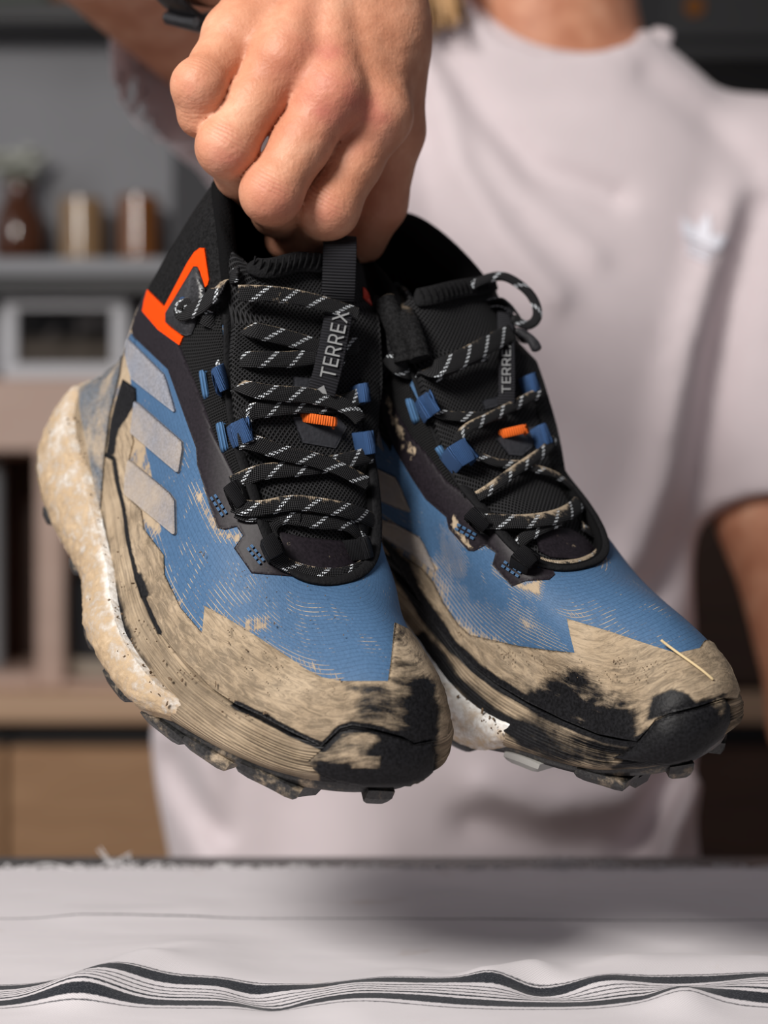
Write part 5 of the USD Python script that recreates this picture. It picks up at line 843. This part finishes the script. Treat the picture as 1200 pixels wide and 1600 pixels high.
def skin_mat():
    n = {'tc': ('texture_coordinate', {}), 'at': ('attribute', {'attribute': 'red'}), 'n1': ('noise_texture', dict(scale=55, detail=5, roughness=.6)), 'n2': ('noise_texture', dict(scale=900, detail=3)), 'v': ('voronoi_texture', dict(scale=620, randomness=.9)),
         'r': ('rgb_ramp', {'ramp': [(.3, (.48, .195, .11)), (.55, (.60, .28, .17)), (.75, (.70, .38, .25))]}), 'ad': ('math', dict(math_type='multiply_add', value2=.55)), 'ms': ('math', dict(math_type='multiply', use_clamp=True)),
         'mx': ('mix', dict(color2=(.50, .17, .12))), 'p': ('principled_bsdf', dict(roughness=.54, specular_ior_level=.35, subsurface_weight=.22, subsurface_scale=.006, subsurface_radius=(1, .32, .16), subsurface_method='random_walk_skin')),
         'hh': ('math', dict(math_type='multiply_add', value2=.5)), 'b': ('bump', dict(strength=.30, distance=.0006))}
    L = [('tc.object', 'n1.vector'), ('tc.object', 'n2.vector'), ('tc.object', 'v.vector'), ('n1.fac', 'r.fac'), ('r.color', 'mx.color1'), ('n1.fac', 'ad.value1'), ('at.fac', 'ad.value3'), ('ad.value', 'ms.value1'), ('at.fac', 'ms.value2'), ('ms.value', 'mx.fac'), ('mx.color', 'p.base_color'),
         ('v.distance', 'hh.value1'), ('n2.fac', 'hh.value3'), ('hh.value', 'b.height'), ('b.normal', 'p.normal')]
    return mat('skin', n, L)
M['skin'] = skin_mat()
person = thing('person', 'person in a pale pink t-shirt holding the muddy shoes up by their collars', 'person', P(760, 1200, 1.3)*[1, 1, 0])
hv, hf = nets(hand, (-.092, .672, 1.208), (.032, .800, 1.345), .0011)
hv, hf = taubin(hv, hf, 4); hv, hf = trimesh.remesh.subdivide(hv, hf); hv, hf = taubin(hv, hf, 2); hn = normals(hv, hf); CR_RED = np.zeros(len(hv)); dsp = np.zeros(len(hv))
for c, dr, w, A_, sg in CREASE:          # skin folds across the backs of the joints
    q = hv-c; s_ = q@dr; lat = np.linalg.norm(q-s_[:, None]*dr-np.array([0, -1, 0])*(q@np.array([0, -1, 0]))[:, None], axis=1); fr_ = smst((hn[:, 1]*-1+.1)/.6)*np.exp(-(np.linalg.norm(q, axis=1)/(w*1.5))**4)
    wob = .0008*(meshkit.noise(hv*260, 4)-.5)+.0016*(lat/w)**2
    for o in (-.0042, -.0022, -.0004, .0016, .0034):
        g = np.exp(-((s_-o+wob)/.00034)**2)*np.exp(-(o/sg)**2)*fr_*np.clip(1.25-lat/w, 0, 1); dsp -= A_*1.1*g; CR_RED += .55*g*(A_/.0004)
dsp += .00022*(meshkit.fbm(hv*240, 3, 6)-.5)*2*np.clip(-hn[:, 1]+.3, 0, 1)
hv = hv+hn*dsp[:, None]
def body_cut(p): return smax(body(p), -(cone(p, f32(512, -70, .742), f32(512, 400, .742), .05, .05)), .001) if False else body(p)
bv, bf = nets(body_cut, (-.36, .70, .62), (.50, 1.52, 1.62), .0085)
bv, bf = taubin(bv, bf, 6)
sv_, sf_ = cat([(hv, hf), (bv, bf)])
red = np.zeros(len(sv_))
for q, am, rad in [((585, 182, .705), .75, .013), ((516, 150, .695), .85, .013), ((440, 90, .695), .55, .012), ((505, 340, .70), .8, .011), ((424, 318, .69), .75, .011), ((350, 245, .69), .75, .011), ((300, 137, .69), .5, .011),
                   ((490, 30, .70), .45, .016), ((520, 85, .70), .55, .008), ((585, 330, .75), .5, .02), ((620, 210, .74), .3, .02), ((440, 372, .74), .6, .01), ((470, 200, .70), .3, .012), ((540, 230, .70), .3, .014)]:
    red += .85*am*np.exp(-np.sum((sv_-P(*q))**2, 1)/rad**2)
red[:len(hv)] += CR_RED; red *= .55+.9*meshkit.fbm(sv_*160, 3, 2)
obj('body', (sv_, sf_), M['skin'], person, True, None, {'red': np.clip(red, 0, 1)})
# ---- shirt
FOLDS = [([(640, 60), (690, 150), (722, 260), (790, 370), (870, 460)], 26, .010), ([(690, 90), (760, 190), (840, 268), (960, 310)], 24, -.008), ([(660, 60), (735, 180), (800, 290), (930, 400)], 20, .005), ([(652, 210), (672, 330), (690, 420)], 20, -.006),
         ([(1180, 330), (1120, 560), (1085, 760), (1030, 900), (985, 960)], 30, -.016), ([(1150, 330), (1080, 560), (1040, 760), (990, 880)], 34, .012), ([(1010, 120), (1080, 170), (1180, 260)], 22, -.005),
         ([(262, 1190), (300, 1240), (335, 1300)], 26, -.012), ([(330, 1120), (320, 1250), (330, 1400)], 34, .010), ([(1060, 1190), (1010, 1290), (960, 1400)], 26, -.014), ([(1085, 1230), (1040, 1330), (1020, 1400)], 22, .012), ([(760, 1230), (850, 1262), (980, 1240)], 30, .012), ([(740, 1290), (870, 1330), (1000, 1320)], 34, -.012), ([(560, 1180), (600, 1320)], 60, .006), ([(460, 1180), (440, 1340)], 50, -.006)]
FL = [(LineString([tuple(P(u, v, 1.24)[[0, 2]]) for u, v in f]), w*1.24/F, a) for f, w, a in FOLDS]
gx_, gz_ = np.linspace(-.45, .50, 200), np.linspace(.72, 1.55, 180); GX, GZ = np.meshgrid(gx_, gz_, indexing='ij'); FD = np.zeros_like(GX)
for l, w, a in FL: FD += a*np.exp(-(shapely.distance(l, shapely.points(GX.ravel(), GZ.ravel())).reshape(GX.shape)/w)**2)
from scipy.ndimage import map_coordinates
def shirt(p):
    rows = [(1500, 265, 1082), (1340, 262, 1082), (1140, 246, 1086), (1000, 262, 1078), (860, 300, 1088), (700, 330, 1112), (500, 345, 1135), (300, 370, 1175), (170, 410, 1200)]
    z = p[..., 2]; zs = [CAMZ-(r[0]-800)/F*TOR for r in rows]; xl = np.interp(z, zs, [(r[1]-600)/F*TOR for r in rows]); xr = np.interp(z, zs, [(r[2]-600)/F*TOR for r in rows])
    cx, hw = (xl+xr)/2, (xr-xl)/2; yd = np.interp(z, [.75, 1.0, 1.25, 1.40], [.105, .10, .112, .085]); q = (np.abs((p[..., 0]-cx)/hw)**2.5+np.abs((p[..., 1]-TOR)/yd)**2.5)**(1/2.5)
    d = (q-1)*np.minimum(hw, yd)*.95
    # shoulder slopes
    for a, b in ((P(700, -10, TOR), P(452, 95, TOR)), (P(1020, 68, TOR), P(1260, 200, TOR))):
        t = (b-a)/np.linalg.norm(b-a); n_ = np.array([-t[2], 0, t[0]]); n_ = n_ if n_[2] > 0 else -n_; d = smax(d, ((p-a)@n_.astype(np.float32)).astype(np.float32), .05)
    s1a, s1b = P(450, 170, 1.27), P(300, 84, 1.115); sl = cone(p, s1a, s1b+(s1b-s1a)*.1, .072, .056); ax = ((s1b-s1a)/np.linalg.norm(s1b-s1a)).astype(np.float32)
    tl = ((p-s1b)@ax); sl = np.maximum(sl, tl); sl = np.maximum(sl, -np.maximum(cone(p, s1a*.3+s1b*.7, s1b+(s1b-s1a)*.3, .062, .047), -(tl+.10)))
    s2a, s2b = P(1190, 300, TOR), P(1228, 770, 1.285); ax2 = ((s2b-s2a)/np.linalg.norm(s2b-s2a)).astype(np.float32); s2 = cone(p, s2a, s2b+(s2b-s2a)*.1, .066, .056); t2 = ((p-s2b)@ax2); s2 = np.maximum(s2, t2)
    s2 = np.maximum(s2, -np.maximum(cone(p, s2a*.4+s2b*.6, s2b+(s2b-s2a)*.2, .05, .05), -(t2+.05)))
    d = smin(d, sl, .03); d = smin(d, s2, .03)
    d = smax(d, -ball(p, P(876, -18, 1.225), .0515, (1.28, 2.2, .93)), .004)
    fd = map_coordinates(FD, [((p[..., 0]*1.24/np.maximum(p[..., 1], .9))+.45)/.95*199, ((p[..., 2]-CAMZ)*1.24/np.maximum(p[..., 1], .9)+CAMZ-.72)/.83*179], order=1, mode='nearest')
    return d-fd*np.clip((TOR-.02-p[..., 1])/.05, 0, 1)+.003*(np.sin(p[..., 0]*26+p[..., 2]*17)*np.sin(p[..., 2]*21))
tv_, tf_ = nets(shirt, (-.33, 1.02, .74), (.42, 1.44, 1.50), .0048); tv_, tf_ = taubin(tv_, tf_, 10)
M['shirt'] = plain('pale_pink_cotton', (.70, .615, .64), .85, .35, 1600, .03, 30, spec=.2, sheen=.2)
shirt_p = obj('t_shirt', (tv_, tf_), M['shirt'], person)
nk = resample([(700, -30), (735, 18), (800, 70), (860, 91), (925, 98), (985, 94), (1018, 80), (1035, 50)], 60); tmS = trimesh.Trimesh(tv_, tf_, process=False)
nd = np.interp(np.linspace(0, 1, 60), [0, .2, .5, .8, 1], [1.27, 1.243, 1.219, 1.238, 1.275]); v, f, uv = sweep(P(nk[:, 0], nk[:, 1], nd), [0, -1, .5], .016, .007, 10); obj('neck_rib', (v, f), M['shirt'], shirt_p, True, uv)
# embroidered three-leaf emblem on the chest
def emblem():
    from shapely import affinity, union_all, box as sbox
    leaf = Polygon([(0, -.02), (-.20, .25), (-.22, .55), (0, .95), (.22, .55), (.20, .25)]).buffer(.06).buffer(-.06)
    g = union_all([leaf, affinity.rotate(leaf, 50, origin=(0, -.05)), affinity.rotate(leaf, -50, origin=(0, -.05)), sbox(-.35, -.18, .35, .1)])
    for y in (-.10, .02, .14): g = g.difference(sbox(-1, y, 1, y+.05))
    g = affinity.rotate(g, -18, origin=(0, .3))
    ms = [trimesh.creation.extrude_polygon(k, .06, engine='earcut') for k in getattr(g, 'geoms', [g]) if k.area > .003]; m = trimesh.util.concatenate(ms); m = m.subdivide_to_size(.12); v = np.array(m.vertices)
    px = np.c_[1097+v[:, 0]*50, 392-v[:, 1]*66]; dd = P(px[:, 0], px[:, 1], 1)-EYE; loc, ri, _ = tmS.ray.intersects_location(np.broadcast_to(EYE, dd.shape), dd, multiple_hits=False); dep = np.full(len(v), np.median(loc[:, 1])); dep[ri] = loc[:, 1]
    return P(px[:, 0], px[:, 1], dep-.0016-v[:, 2]*.02), np.array(m.faces)
M['thread'] = plain('white_thread', (.80, .80, .88), .6)
obj('emblem', emblem(), M['thread'], shirt_p, False, label='white embroidered three-leaf emblem')
# trousers under the shirt, down to the floor
def legs(p):
    d = ball(p, P(680, 1560, TOR+.01), .1, (1.62, 1.0, 1.1))
    for sx in (-1, 1): d = smin(d, cone(p, np.array([.03+sx*.085, TOR+.01, .84]), np.array([.03+sx*.10, TOR+.02, .48]), .085, .062), .04); d = smin(d, cone(p, np.array([.03+sx*.10, TOR+.02, .48]), np.array([.03+sx*.11, TOR+.03, .06]), .062, .052), .03); d = smin(d, cone(p, np.array([.03+sx*.11, TOR+.03, .045]), np.array([.03+sx*.13, TOR-.13, .04]), .042, .036), .03)
    return d
lv, lf_ = nets(legs, (-.22, 1.05, -.02), (.28, 1.46, 1.0), .012); lv[:, 2] = np.maximum(lv[:, 2], .002); obj('trousers', taubin(lv, lf_, 6), plain('dark_trousers', (.03, .032, .04), .85), person)
# long fair hair falling over the collar and covering the head
rng = np.random.default_rng(4); hc = P(850, -330, TOR-.02); hr = []
for i in range(170):
    side = rng.random() < .62; a = rng.uniform(-.6, 3.7) if not side else rng.uniform(2.3, 3.6); top = hc+np.array([.078*math.cos(a), .02+.085*math.sin(a)*.9, .03+.05*rng.random()])
    if side: end = P(rng.uniform(645, 722), rng.normal(26, 12), 1.185+rng.uniform(0, .03))
    else: end = hc+np.array([.088*math.cos(a), .06+.07*abs(math.sin(a)), -.03-.03*rng.random()])
    md = top*.45+end*.55+np.array([.02*math.cos(a), .0, .015]); pth = resample([hc+np.array([.02*math.cos(a), .03, .112]), top, md, end+rng.normal(0, .003, 3)], 14); v, f, uv = sweep(pth, [0, -1, .1], .010, .006, 6, np.r_[np.ones(10), .9, .7, .45, .15]); hr.append((v, f))
tag(obj('hair', cat(hr), plain('fair_hair', (.42, .24, .10), .45, .4, 800, .25, 120), person), kind='stuff')
# wristwatch on the holding arm
wa = P(512, -60, .742)*.57+MID*.43; wx = MID-WRIST; wx /= np.linalg.norm(wx); u1 = np.cross(wx, [0, 0, 1.0]); u1 /= np.linalg.norm(u1); u2 = np.cross(wx, u1)
wt = thing('wristwatch', 'black strap wristwatch at the top edge on the wrist of the holding arm', 'watch', wa)
an = np.linspace(0, 2*np.pi, 61); rad_ = .0345; pth = wa+rad_*(np.cos(an)[:, None]*u1+np.sin(an)[:, None]*u2); nr = np.cos(an)[:, None]*u1+np.sin(an)[:, None]*u2
v, f, uv = sweep(pth, nr, .020, .0036, 10, None, 4); obj('strap', (v, f), M['hook'], wt, True, uv, {'mud': np.zeros(len(v))})
ct = wa+u2*(-rad_-.003)*np.sign(u2[2]+1e-9)*-1 if u2[2] > 0 else wa-u2*(rad_+.003); fr = np.eye(4); fr[:3, :3] = np.stack([u1, wx, np.cross(u1, wx)], 1); fr[:3, 3] = ct
cs = trimesh.creation.cylinder(.019, .010, sections=40); cs.apply_transform(fr); obj('case', cs, plain('watch_steel', (.05, .05, .055), .3, metal=.8), wt, False)
gl = trimesh.creation.cylinder(.016, .0115, sections=40); gl.apply_transform(fr); obj('dial', gl, plain('watch_dial', (.01, .01, .012), .1), wt, False)
bk = box((0, 0, 0), (.022, .024, .006), .002); fb = fr.copy(); fb[:3, 3] = 2*wa-ct; bk.apply_transform(fb); obj('buckle', bk, M['hook'], wt, False, None, {'mud': np.zeros(len(bk.vertices))})
